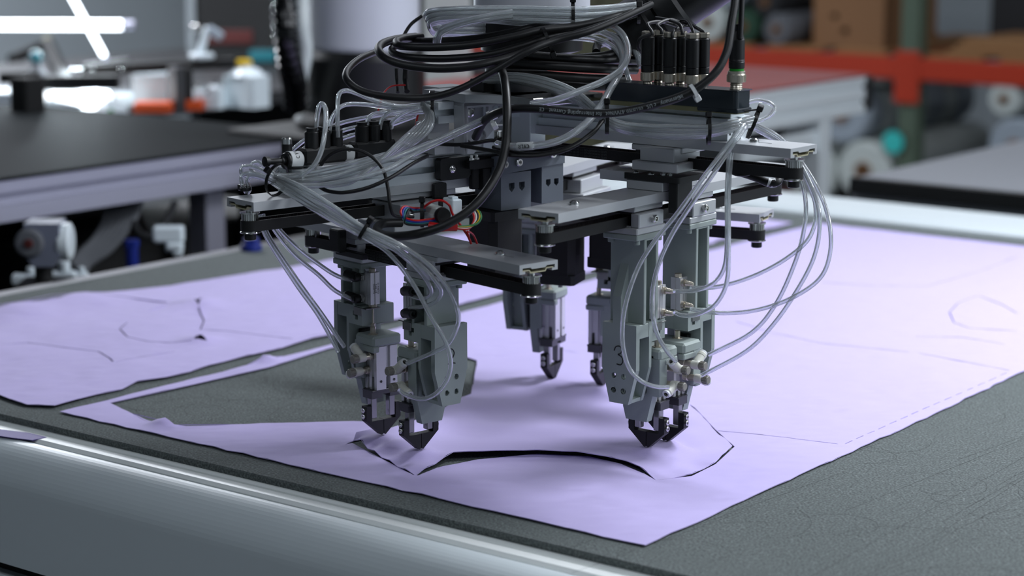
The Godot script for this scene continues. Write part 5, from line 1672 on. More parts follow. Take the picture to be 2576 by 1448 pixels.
	tie(D(1606, 26, 2.03), rgt, 0.013, 0.0125, 0.4, "broad black cable tie at the dress pack end", M.tie_black)
	tie(D(1745, 228, 1.899), (D(1795, 188, 1.90) - D(1700, 245, 1.90)), 0.0048, 0.0052, -2.0, "white cable tie round the lettered cable", M.tie_white)
	tie(D(1235, 300, 1.985), rgt + upv * 0.5, 0.005, 0.007, -0.6, "white cable tie at the gusset window", M.tie_white, rgt * 0.012)

# end of the robot's hose bundle
func dress_pack() -> void:
	var t := thing("dress_pack", "black hose clamp at the end of the robot's cable bundle", "hose", D(1665, 30, 2.06))
	var ax := (rgt * 0.85 + upv * 0.55 - fwd * 0.25).normalized()
	var mb := MB.new()
	mb.lathe(-ax * 0.045, ax, [[0, 0], [0.022, 0.0], [0.028, 0.004], [0.030, 0.012], [0.030, 0.030], [0.027, 0.033], [0.027, 0.040], [0.031, 0.043], [0.031, 0.062], [0.028, 0.066], [0.028, 0.20], [0, 0.20]], 32)
	part(mb, "clamp", M.black_plastic, t)
	for k in 3:
		mb = MB.new()
		var d := ax.cross(Vector3.UP).normalized().rotated(ax, 2.6 + k * 0.7)
		mb.lathe(-ax * 0.030 + d * 0.0295, d, [[0.0032, 0], [0.0030, 0.001], [0.0016, 0.0012], [0, 0.0002]], 12)
		part(mb, "screw", M.black_matte, t)

# ---------------------------------------------------------------- left background
func leg(t: Node3D, x: float, z: float, top: float, m: Material) -> void:
	part(MB.new().bb(x - 0.022, x + 0.022, -0.9, top, z - 0.022, z + 0.022, 0.002), "leg", m, t)

func left_side() -> void:
	var t := thing("work_table", "black-topped work table with a pale aluminium frame", "table", Vector3(0, 0, 0))
	part(MB.new().bb(-2.02, -1.196, 0.107, 0.1125, -1.02, 1.3, 0.0015), "table_top", M.table_black, t)
	var prof := P2([-1.245, 0.045, -1.200, 0.045, -1.200, 0.0705, -1.214, 0.0705, -1.214, 0.0885, -1.200, 0.0885, -1.200, 0.1065, -1.245, 0.1065])
	part(MB.new().ext(prof, -1.3, 1.02, Basis(Vector3(1, 0, 0), Vector3(0, 1, 0), Vector3(0, 0, -1))), "front_rail", M.frame_alu, t)
	part(MB.new().bb(-2.0, -1.245, 0.045, 0.1065, -1.02, -0.976, 0.002), "side_rail", M.frame_alu, t)
	part(MB.new().bb(-2.02, -1.98, 0.045, 0.1065, -1.02, 1.3, 0.002), "back_rail", M.frame_alu, t)
	leg(t, -1.27, -0.795, 0.045, M.frame_alu)
	leg(t, -1.27, -0.98, 0.045, M.frame_alu)
	leg(t, -1.98, -0.98, 0.045, M.frame_alu)
	leg(t, -1.27, 1.2, 0.045, M.frame_alu)
	leg(t, -1.98, 1.2, 0.045, M.frame_alu)
	# second bench behind it
	t = thing("work_bench", "dark bench behind the black table, crowded with parts", "bench", Vector3.ZERO)
	part(MB.new().bb(-3.1, -2.06, 0.045, 0.075, -2.6, 1.0, 0.002), "table_top", M.dark_steel, t)
	for q in [[-2.1, -2.5], [-3.0, -2.5], [-2.1, 0.9], [-3.0, 0.9]]:
		leg(t, q[0], q[1], 0.045, M.dark_steel)
	bench_things()
	under_table()
	robot()

func boxy(called: String, at: Vector3, s: Vector3, m: Material, label: String, cat: String, turn: float = 0.0, group: String = "") -> Node3D:
	var t := thing(called, label, cat, at, turn, group)
	part(MB.new().box(Vector3(0, s.y / 2, 0), s, minf(s.x, minf(s.y, s.z)) * 0.06), "body", m, t)
	return t

func on(u: float, v: float, y: float) -> Vector3:
	return G(u, v, y)

func bench_things() -> void:
	var yb := 0.0755
	var cy := deg_to_rad(YAW)
	# LED tubes
	var lm := mat("led_tube_glow", Color(1, 1, 1), 0.3)
	lm.emission_enabled = true
	lm.emission = Color(0.93, 0.97, 1.0)
	lm.emission_energy_multiplier = 7.0
	for k in 2:
		var a := D(-260, 62, 4.75) if k == 0 else D(140, -82, 4.9)
		var b := D(308, 63, 4.60) if k == 0 else D(262, 140, 5.0)
		var t := thing("led_tube_lamp", ["bright LED tube lamp lying level over the dark bench", "bright LED tube lamp slanting behind the level one"][k], "lamp", (a + b) / 2 - Vector3(0, 0.02, 0))
		var o := t.position
		part(MB.new().cyl(a - o, b - o, 0.0105 if k == 0 else 0.0055, 16, 0.002), "tube_glow", lm, t)
		var d := (b - a).normalized()
		part(MB.new().cyl(b - o, b - o + d * 0.03, 0.010 if k == 0 else 0.006, 14, 0.002), "end_cap", M.frame_alu, t)
		part(MB.new().cyl(a - o, a - o - d * 0.03, 0.010 if k == 0 else 0.006, 14, 0.002), "end_cap", M.frame_alu, t)
		var mb := MB.new()
		var foot := (a.lerp(b, 0.03) if k == 0 else b + d * 0.02) - o
		mb.bb(-0.005, 0.005, yb - o.y, foot.y - 0.006, -0.005, 0.005)
		var st := part(mb, "stand", M.black_matte, t)
		st.position = Vector3(foot.x, 0, foot.z)
		var al := AreaLight3D.new()
		al.name = "tube_light"
		al.area_size = Vector2(a.distance_to(b), 0.025)
		al.light_energy = 0.8
		al.light_color = Color(0.9, 0.96, 1.0)
		al.area_range = 15.0
		al.shadow_enabled = true
		t.add_child(al)
		var nz := Vector3(0, 1, 0)
		nz = (nz - d * nz.dot(d)).normalized()
		al.transform = Transform3D(Basis(d, nz.cross(d).normalized(), nz), -nz * 0.017 + (a + b) / 2 - o)
	# dark gantry on posts
	var t := thing("gantry", "low dark gantry beam on square posts over the bench", "gantry", on(70, 292, yb))
	var o := t.position
	var A := D(0, 196, 4.05)
	for q in [[72, 4.05, 0.024], [447, 4.4, 0.014], [478, 4.42, 0.007]]:
		var p := D(q[0], 300, q[1])
		part(MB.new().bb(p.x - o.x - q[2], p.x - o.x + q[2], 0.0, D(q[0], 190 if q[0] < 100 else 165, q[1]).y - o.y, p.z - o.z - q[2], p.z - o.z + q[2], 0.003), "post", M.black_matte if q[0] != 447 else M.dark_steel, t)
	for q in [[[205, 178, 4.4], [590, 158, 4.45], 0.011], [[0, 196, 4.05], [100, 192, 4.05], 0.010], [[110, 208, 4.3], [300, 206, 4.3], 0.014], [[215, 172, 4.5], [330, 158, 4.5], 0.010]]:
		var a := D(q[0][0], q[0][1], q[0][2]) - o
		var b := D(q[1][0], q[1][1], q[1][2]) - o
		var mb := MB.new()
		var dx := (b - a).normalized()
		var dz := dx.cross(Vector3.UP).normalized()
		mb.T = Transform3D(Basis(dx, dz.cross(dx), dz), (a + b) / 2)
		mb.box(Vector3.ZERO, Vector3(a.distance_to(b), q[2] * 2, q[2] * 2), 0.002)
		part(mb, "beam", M.black_matte, t)
	for u in [182, 200, 232, 305]:
		var mb := MB.new()
		screw_head(mb, D(u, 180, 4.3) - o, Vector3.UP, 0.005, 0.006)
		part(mb, "screw", M.bright_steel, t)
	for q in [[45, 190], [62, 188], [80, 189], [8, 193], [24, 193]]:
		var mb := MB.new()
		screw_head(mb, D(q[0], q[1], 4.05) - o, Vector3.UP, 0.005, 0.006)
		part(mb, "screw", M.bright_steel, t)
	# light strips and pale items under the gantry
	t = thing("light_bar", "white glowing bar under the gantry beam", "lamp", D(190, 245, 4.35))
	for q in [[108, 228, 0.0], [232, 276, 0.0]]:
		var a := D(q[0], 236, 4.35) - t.position
		var b := D(q[1], 236, 4.35) - t.position
		part(MB.new().cyl(a, b, 0.0050, 12, 0.002), "light_tube", M.led_tube_glow, t)
	var al := OmniLight3D.new()
	al.name = "bar_light"
	al.light_energy = 0.02
	al.omni_range = 8.0
	al.shadow_enabled = true
	al.light_size = 0.05
	t.add_child(al)
	al.position = fwd * -0.03 - Vector3(0, 0.012, 0)
	boxy("white_tray", on(20, 292, yb) + Vector3(0, 0, 0), Vector3(0.16, 0.052, 0.10), M.clear_box, "white tray beside the thick gantry post", "tray", cy)
	t = thing("paper_funnel", "white tapered paper cone lying beside the thick gantry post", "cone", D(150, 268, 4.3))
	part(MB.new().lathe(-rgt * 0.040, rgt, [[0, 0], [0.016, 0.0], [0.014, 0.030], [0.004, 0.082], [0, 0.084]], 20), "cone", M.clear_box, t)
	t = thing("plastic_dome", "white plastic dome with a green dot on the bench", "dome", on(280, 290, yb))
	part(MB.new().lathe(Vector3.ZERO, Vector3.UP, [[0.036, 0], [0.034, 0.012], [0.024, 0.024], [0.010, 0.030], [0, 0.031]], 24), "shell", M.clear_box, t)
	part(MB.new().lathe(fwd * -0.036 + Vector3(0.008, 0.004, 0), -fwd, [[0.007, 0], [0.006, 0.003], [0, 0.004]], 14), "dot", M.green_ring, t)
	t = boxy("storage_box", on(385, 268, yb), Vector3(0.075, 0.062, 0.06), M.clear_box, "white storage box standing on the bench left of the gantry post", "box", cy)
	part(MB.new().box(Vector3(0, 0.064, 0), Vector3(0.080, 0.008, 0.064), 0.002), "lid", M.clear_box, t)
	boxy("storage_box", on(330, 262, yb), Vector3(0.06, 0.022, 0.05), M.clear_box, "flat white box next to the taller storage box", "box", cy)
	boxy("parts_tray", on(388, 281, yb), Vector3(0.075, 0.020, 0.05), M.orange_plastic, "orange parts tray in front of the storage box", "tray", cy)
	boxy("parts_tray", on(492, 275, yb), Vector3(0.034, 0.020, 0.05), M.orange_plastic, "orange parts tray right of the gantry post", "tray", cy)
	for q in [[480, 225, 0.022, 0.030], [505, 215, 0.016, 0.030], [545, 240, 0.020, 0.035], [528, 258, 0.018, 0.020]]:
		t = thing("glass_jar", "small clear jar between the gantry post and the white jug", "jar", on(q[0], 272, yb), 0.0, "small jars on the bench")
		part(MB.new().lathe(Vector3.ZERO, Vector3.UP, [[0, 0], [q[2] * 0.8, 0.0], [q[2] * 0.8, q[3] * 1.2], [q[2] * 0.5, q[3] * 1.4], [0, q[3] * 1.4]], 16), "glass", M.clear_box, t)
		part(MB.new().lathe(Vector3(0, q[3] * 1.4, 0), Vector3.UP, [[q[2] * 0.55, 0], [q[2] * 0.55, 0.008], [0, 0.008]], 16), "lid", M.bright_steel, t)
	t = thing("plastic_jug", "white plastic jug with a yellow cap on the bench", "jug", on(622, 268, yb))
	part(MB.new().ext(rrect(-0.044, -0.03, 0.044, 0.03, 0.012), 0.0, 0.066, UPX), "body", M.clear_box, t)
	part(MB.new().lathe(Vector3(0, 0.066, 0), Vector3.UP, [[0.038, 0], [0.026, 0.012], [0.014, 0.016], [0.014, 0.020]], 20), "shoulder", M.clear_box, t)
	part(MB.new().lathe(Vector3(-0.006, 0.084, 0), Vector3.UP, [[0.016, 0], [0.017, 0.004], [0.016, 0.013], [0, 0.014]], 20), "cap", M.wire_yellow, t)
	# clear measuring stand
	t = thing("sample_stand", "glassy sample stand with a slanted arm on the gantry beam", "stand", D(508, 148, 4.45))
	part(MB.new().cyl(Vector3.ZERO, Vector3(0, 0.012, 0), 0.026, 20, 0.003), "base", M.clear_box, t)
	part(MB.new().cyl(Vector3(-0.006, 0.010, 0), D(523, 68, 4.45) - t.position, 0.008, 14, 0.002), "column", M.clear_box, t)
	part(MB.new().cyl(D(523, 72, 4.45) - t.position, D(560, 95, 4.45) - t.position, 0.010, 14, 0.003), "arm", M.film, t)
	part(MB.new().cyl(D(480, 71, 4.45) - t.position, D(500, 71, 4.45) - t.position, 0.008, 14, 0.003), "knob", M.bright_steel, t)
	# person-high dark cabinet behind
	t = thing("equipment_cabinet", "black equipment cabinet behind the white jug", "cabinet", D(628, 500, 5.6) * Vector3(1, 0, 1) + Vector3(0, -0.9, 0), cy)
	part(MB.new().bb(-0.11, 0.13, 0.0, 1.9, -0.2, 0.1, 0.005), "body", M.black_matte, t)
	part(MB.new().bb(-0.09, 0.03, 1.030, 1.065, 0.1, 0.108, 0.002), "red_panel", M.dark_red, t)
	part(MB.new().bb(0.02, 0.085, 0.985, 1.015, 0.1, 0.108, 0.002), "blue_panel", M.wire_teal, t)
	part(MB.new().bb(-0.11, 0.13, 0.86, 0.88, 0.1, 0.104), "seam", M.dark_gap, t)
	t = thing("machine_upright", "tall grey machine column beside the black cabinet", "upright", D(520, 500, 5.95) * Vector3(1, 0, 1) + Vector3(0, -0.9, 0), cy)
	part(MB.new().bb(-0.035, 0.035, 0.0, 2.0, -0.05, 0.05, 0.004), "body", M.wall_paint, t)
	part(MB.new().bb(-0.010, 0.010, 0.1, 1.9, 0.05, 0.056), "groove", M.dark_gap, t)
	# bits standing against the wall of the bench
	t = thing("spray_bottle", "small bottle with a teal cap behind the gantry post", "bottle", on(95, 255, yb))
	part(MB.new().lathe(Vector3.ZERO, Vector3.UP, [[0, 0], [0.020, 0], [0.020, 0.060], [0.010, 0.075], [0.010, 0.085], [0, 0.085]], 18), "body", M.grey_cloth, t)
	part(MB.new().lathe(Vector3(0, 0.085, 0), Vector3.UP, [[0.012, 0], [0.013, 0.010], [0.010, 0.022], [0, 0.024]], 16), "cap", M.wire_teal, t)
	t = thing("bench_arm", "dark jointed arm leaning behind the LED tubes", "arm", on(170, 225, yb))
	var e1 := D(120, 110, 5.9) - t.position
	var e2 := D(30, 150, 5.7) - t.position
	part(MB.new().cyl(Vector3(0, 0, 0), Vector3(0.0, 0.012, 0), 0.030, 16, 0.002), "base", M.black_matte, t)
	part(MB.new().cyl(Vector3(0, 0.01, 0), e1, 0.018, 14, 0.002), "lower_link", M.black_matte, t)
	part(MB.new().cyl(e1, e2, 0.016, 14, 0.002), "upper_link", M.black_matte, t)
	part(MB.new().cyl(e1 - rgt * 0.01, e1 + rgt * 0.01, 0.022, 14, 0.002), "joint", M.brass, t)

func under_table() -> void:
	# grey jointed arm housed under the black table
	var t := thing("robot_joint", "grey robot arm joint resting under the black table", "robot arm", D(128, 706, 3.10), deg_to_rad(38))
	t.scale = Vector3.ONE * 0.50
	part(MB.new().ext(P2([-0.060, -0.060, -0.038, -0.090, 0.020, -0.090, 0.040, -0.060, 0.040, 0.035, -0.060, 0.035]), -0.05, 0.05, Basis(), Vector3(0, 0.14, 0)), "upper_housing", M.robot_grey, t)
	part(MB.new().lathe(Vector3(-0.045, 0.120, 0.04), Vector3(0, 0, 1), [[0, 0], [0.040, 0], [0.042, 0.004], [0.042, 0.020], [0.034, 0.026], [0, 0.027]], 28), "joint_cover", M.grey_cloth, t)
	part(MB.new().lathe(Vector3(-0.045, 0.120, 0.068), Vector3(0, 0, 1), [[0.014, 0], [0.012, 0.004], [0, 0.005]], 18), "cover_badge", M.dark_red, t)
	part(MB.new().lathe(Vector3(0.03, 0.115, 0.0), Vector3(1, 0, 0), [[0, 0], [0.052, 0.0], [0.055, 0.006], [0.055, 0.030], [0.045, 0.036], [0, 0.036]], 28), "joint_ring", M.white_paint, t)
	part(MB.new().cyl(Vector3(-0.02, 0.0, 0.0), Vector3(-0.02, 0.07, 0.0), 0.026, 20, 0.003), "neck", M.black_matte, t)
	part(MB.new().bb(-0.09, 0.09, -0.02, 0.0, -0.07, 0.07, 0.004), "base_plate", M.black_matte, t)
	var st := MB.new()
	st.bb(-0.03, 0.03, -1.60, -0.02, -0.03, 0.03)
	part(st, "pedestal", M.black_matte, t)
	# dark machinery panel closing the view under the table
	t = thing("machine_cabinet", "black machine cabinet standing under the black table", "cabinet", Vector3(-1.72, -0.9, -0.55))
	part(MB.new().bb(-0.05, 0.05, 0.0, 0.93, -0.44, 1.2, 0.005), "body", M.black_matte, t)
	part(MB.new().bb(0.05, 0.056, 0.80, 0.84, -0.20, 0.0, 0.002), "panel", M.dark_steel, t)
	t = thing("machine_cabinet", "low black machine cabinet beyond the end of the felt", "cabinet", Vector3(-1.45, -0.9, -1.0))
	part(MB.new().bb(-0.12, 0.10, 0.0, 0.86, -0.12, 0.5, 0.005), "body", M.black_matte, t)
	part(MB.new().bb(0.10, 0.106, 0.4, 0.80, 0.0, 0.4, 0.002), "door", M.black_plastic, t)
	# grey hoses sagging under the table
	var g := "grey hoses sagging under the black table"
	for k in 6:
		var o2: float = k * 17.0
		cab([[268 + o2, 515 - k * 2.0, 3.45], [262 + o2 * 0.8, 560, 3.42], [235 + o2 * 0.5, 605 + k * 4.0, 3.40], [200 + o2 * 0.25, 640 + k * 5.0, 3.38], [180 + k * 6.0, 668 + k * 5.0, 3.36]], 0.0065, "grey hose sagging under the black table", g, M.grey_cloth, "hose")
	cab([[330, 520, 3.45], [335, 560, 3.42], [355, 590, 3.4], [385, 590, 3.4], [415, 560, 3.42], [440, 510, 3.45]], 0.006, "dark hose hanging in a bow under the table rail", "", M.dark_cloth, "hose")
	for q in [[425, 595, 0.024, "clear_box", "white plastic bracket on the black cabinet under the table"], [440, 622, 0.013, "clear_box", "small white clip under the plastic bracket"]]:
		t = thing("plastic_bracket", q[4], "bracket", D(q[0], q[1] + q[2] * 600, 3.32), cy0())
		part(MB.new().bb(-q[2], q[2], 0.0, q[2] * 1.1, -0.01, 0.01, 0.004), "plate", M[q[3]], t)
		part(MB.new().bb(-q[2] * 0.2, q[2] * 0.9, -q[2] * 0.6, 0.002, -0.008, 0.008, 0.003), "tab", M[q[3]], t)
	t = thing("hose_fitting", "blue hose fitting under the black table", "fitting", D(333, 680, 3.3))
	part(MB.new().cyl(Vector3.ZERO, Vector3(0, 0.038, 0), 0.010, 16, 0.002), "body", M.blue_plastic, t)
	part(MB.new().lathe(Vector3(0, 0.038, 0), Vector3.UP, [[0.012, 0], [0.012, 0.010], [0, 0.011]], 6), "nut", M.blue_plastic, t)
	t = thing("hose_fitting", "blue hose fitting beyond the left rail end", "fitting", D(632, 632, 3.2))
	part(MB.new().cyl(Vector3.ZERO, Vector3(0, 0.012, 0), 0.016, 16, 0.002), "body", M.blue_plastic, t)
	part(MB.new().lathe(Vector3(0, 0.012, 0), Vector3.UP, [[0.012, 0], [0.012, 0.008], [0, 0.009]], 6), "nut", M.blue_plastic, t)
	for q in [[65, 715, 0.020], [145, 718, 0.028], [195, 705, 0.016]]:
		t = thing("clear_clip", "small pale plastic clip at the bed edge under the black table", "clip", G(q[0], q[1], -0.045), cy0(), "pale clips at the bed edge")
		part(MB.new().bb(-q[2], q[2], 0.0, q[2] * 0.8, -0.008, 0.008, 0.003), "body", M.clear_box, t)
		part(MB.new().cyl(Vector3(q[2] * 0.4, q[2] * 0.8, 0), Vector3(q[2] * 0.4, q[2] * 1.3, 0), q[2] * 0.3, 12, 0.001), "peg", M.clear_box, t)

func cy0() -> float:
	return deg_to_rad(YAW)

# robot that carries the tool: pedestal, base, arm over the top of the frame, wrist
func robot() -> void:
	var b := D(918, 275, 3.72)
	var w := D(1338, 60, 2.12)
	var t := thing("industrial_robot", "white and black robot arm carrying the gripper tool", "robot arm", Vector3(b.x, -0.9, b.z))
	var o := t.position
	part(MB.new().bb(-0.16, 0.16, 0.0, 0.99, -0.16, 0.16, 0.006), "pedestal", M.black_matte, t)
	part(MB.new().bb(-0.17, 0.17, 0.99, 1.020, -0.17, 0.17, 0.004), "base_plate", M.black_matte, t)
	part(MB.new().lathe(Vector3(0, 1.02, 0), Vector3.UP, [[0.120, 0], [0.122, 0.015], [0.112, 0.03], [0.106, 0.06], [0.106, 0.122], [0.098, 0.136]], 40), "base_joint", M.robot_black, t)
	part(MB.new().lathe(Vector3(0, 1.156, 0), Vector3.UP, [[0.094, 0], [0.096, 0.006], [0.096, 0.36], [0.085, 0.40], [0, 0.41]], 40), "shoulder", M.robot_white, t)
	var s := Vector3(0, 1.48, 0)
	var e := Vector3(-0.05, 2.18, 0.30)
	var wr := Vector3(w.x, 1.55, w.z) - Vector3(o.x, 0, o.z)
	part(MB.new().cyl(s, e, 0.075, 32, 0.01), "upper_arm", M.robot_white, t)
	part(MB.new().lathe(e - Vector3(0.10, 0, 0), Vector3(1, 0, 0), [[0, 0], [0.09, 0.0], [0.095, 0.01], [0.095, 0.19], [0.09, 0.20], [0, 0.20]], 32), "elbow", M.robot_black, t)
	part(MB.new().cyl(e, wr + Vector3(0, 0.18, 0), 0.058, 32, 0.01), "forearm", M.robot_white, t)
	var y0 := -o.y
	part(MB.new().lathe(Vector3(wr.x, 0, wr.z), Vector3.UP, [[0, 0.4135 + y0], [0.056, 0.4135 + y0], [0.0575, 0.417 + y0], [0.0575, 0.62 + y0], [0.062, 0.64 + y0], [0.062, 0.88 + y0], [0, 0.90 + y0]], 40), "wrist", M.robot_white, t)
	part(MB.new().lathe(Vector3(wr.x, 0, wr.z), Vector3.UP, [[0, 0.362 + y0], [0.036, 0.362 + y0], [0.038, 0.376 + y0], [0.0505, 0.380 + y0], [0.0505, 0.4135 + y0], [0, 0.4135 + y0]], 40), "tool_flange", M.robot_black, t)
	# corrugated hose and a pale tube drawn as its highlight, beside the base
	var mb := MB.new()
	var pts := sm(DP([[716, -60, 3.5], [716, 20, 3.5], [720, 90, 3.5], [730, 160, 3.52], [741, 215, 3.55], [744, 262, 3.58]]), 10)
	mb.tube(pts, 0.017, 14)
	for i in range(0, pts.size() - 1, 3):
		var d := (pts[i + 1] - pts[i]).normalized()
		mb.lathe(pts[i], d, [[0.0165, 0], [0.0215, 0.002], [0.0215, 0.010], [0.0165, 0.012]], 16)
	solo(mb, "corrugated_hose", M.hose_gloss, "black corrugated hose running down beside the robot base", "hose")
	mb = MB.new()
	mb.tube(sm(DP([[757, -60, 3.55], [757, 10, 3.55], [760, 70, 3.55], [768, 125, 3.56], [760, 180, 3.57], [748, 230, 3.6], [744, 262, 3.62]]), 10), 0.0125, 14)
	solo(mb, "hose_highlight", M.film_pale, "pale tube drawn as the highlight between the corrugated hose and the robot base", "hose")
	# white cabinet edge and column behind the wrist
	t = thing("machine_upright", "pale grey machine column behind the robot wrist", "upright", D(1125, 500, 4.6) * Vector3(1, 0, 1) + Vector3(0, -0.9, 0), cy0())
	part(MB.new().bb(-0.045, 0.052, 0.0, 2.0, -0.05, 0.05, 0.004), "body", M.film_pale, t)
	part(MB.new().bb(-0.062, -0.046, 0.0, 2.0, -0.03, 0.03, 0.003), "edge_trim", M.black_matte, t)

# ---------------------------------------------------------------- right background
func roll(called: String, a: Vector3, b: Vector3, r: float, m: Material, label: String, group: String, wrap: bool = true) -> void:
	var t := thing(called, label, "fabric roll", (a + b) / 2 - Vector3(0, r, 0), 0.0, group)
	var o := t.position
	var d := (b - a).normalized()
	var l := a.distance_to(b)
	var prof := [[r * 0.28, 0.0], [r * 0.9, 0.0], [r, 0.012], [r * 0.985, l * 0.35], [r, l * 0.6], [r, l - 0.012], [r * 0.9, l], [r * 0.28, l]]
	part(MB.new().lathe(a - o, d, prof, 22), "roll", m, t)
	part(MB.new().lathe(a - o - d * 0.01, d, [[r * 0.20, 0.03], [r * 0.20, 0], [r * 0.29, 0], [r * 0.29, l + 0.02], [r * 0.2, l + 0.02]], 18), "core", M.cardboard, t)
	if wrap:
		for k in 3:
			part(MB.new().lathe(a - o + d * (l * (0.15 + 0.28 * k)), d, [[r * 0.99, 0], [r * 1.03, 0.01], [r * 1.01, 0.05], [r * 1.03, 0.07], [r * 0.99, 0.09]], 18), "wrap_fold", M.film_pale, t)

func right_side() -> void:
	# red-topped table
	var t := thing("work_table", "table with a reddish top and aluminium profile frame", "table", Vector3.ZERO)
	var xe := -0.925
	part(MB.new().bb(-1.55, xe + 0.002, 0.1235, 0.1300, -2.42, -1.55, 0.002), "table_top", M.red_top, t)
	var prof := P2([xe - 0.05, 0.045, xe, 0.045, xe, 0.064, xe - 0.007, 0.064, xe - 0.007, 0.074, xe, 0.074, xe, 0.097, xe - 0.007, 0.097, xe - 0.007, 0.106, xe, 0.106, xe, 0.123, xe - 0.05, 0.123])
	part(MB.new().ext(prof, 1.55, 2.42, Basis(Vector3(1, 0, 0), Vector3(0, 1, 0), Vector3(0, 0, -1))), "side_rail", M.extrusion, t)
	part(MB.new().bb(-1.55, xe - 0.05, 0.045, 0.123, -2.42, -2.37, 0.002), "end_rail", M.extrusion, t)
	part(MB.new().bb(xe - 0.045, xe - 0.003, 0.046, 0.1235, -2.462, -2.425, 0.004), "corner_block", M.black_plastic, t)
	for q in [[xe - 0.025, -2.26], [xe - 0.025, -1.60], [-1.52, -2.38], [-1.52, -1.60]]:
		leg(t, q[0], q[1], 0.045, M.extrusion)
	part(MB.new().bb(xe - 0.04, xe - 0.012, -0.02, 0.02, -2.24, -1.95, 0.003), "brace", M.extrusion, t)
	part(MB.new().bb(xe - 0.06, xe - 0.02, -0.02, 0.045, -2.12, -2.03, 0.003), "control_box", M.dark_cloth, t)
	# long black conveyor edge past the far beam
	t = thing("conveyor", "low conveyor with a black side strip beyond the far white beam", "conveyor", Vector3.ZERO)
	for k in 5:
		part(MB.new().bb(-0.615 + 0.46 * k, -0.160 + 0.46 * k, -0.030, 0.0005, -1.815, -1.80, 0.002), "side_strip", M.black_plastic, t)
	part(MB.new().bb(-0.62, 1.8, -0.06, -0.004, -2.7, -1.815, 0.003), "bed", M.bed_grey, t)
	for q in [[-0.5, -1.9], [1.6, -1.9], [-0.5, -2.6], [1.6, -2.6]]:
		leg(t, q[0], q[1], -0.06, M.dark_steel)
	t = thing("tall_cabinet", "tall dark olive cabinet behind the plugs", "cabinet", D(1548, 500, 5.9) * Vector3(1, 0, 1) + Vector3(0, -0.9, 0), cy0())
	part(MB.new().bb(-0.20, 0.105, 0.0, 2.1, -0.25, 0.0, 0.006), "body", M.olive, t)
	part(MB.new().bb(-0.19, -0.05, 0.1, 2.0, 0.0, 0.008, 0.002), "door", M.olive, t)
	part(MB.new().bb(-0.045, 0.095, 0.1, 2.0, 0.0, 0.008, 0.002), "door", M.olive, t)
	rack()

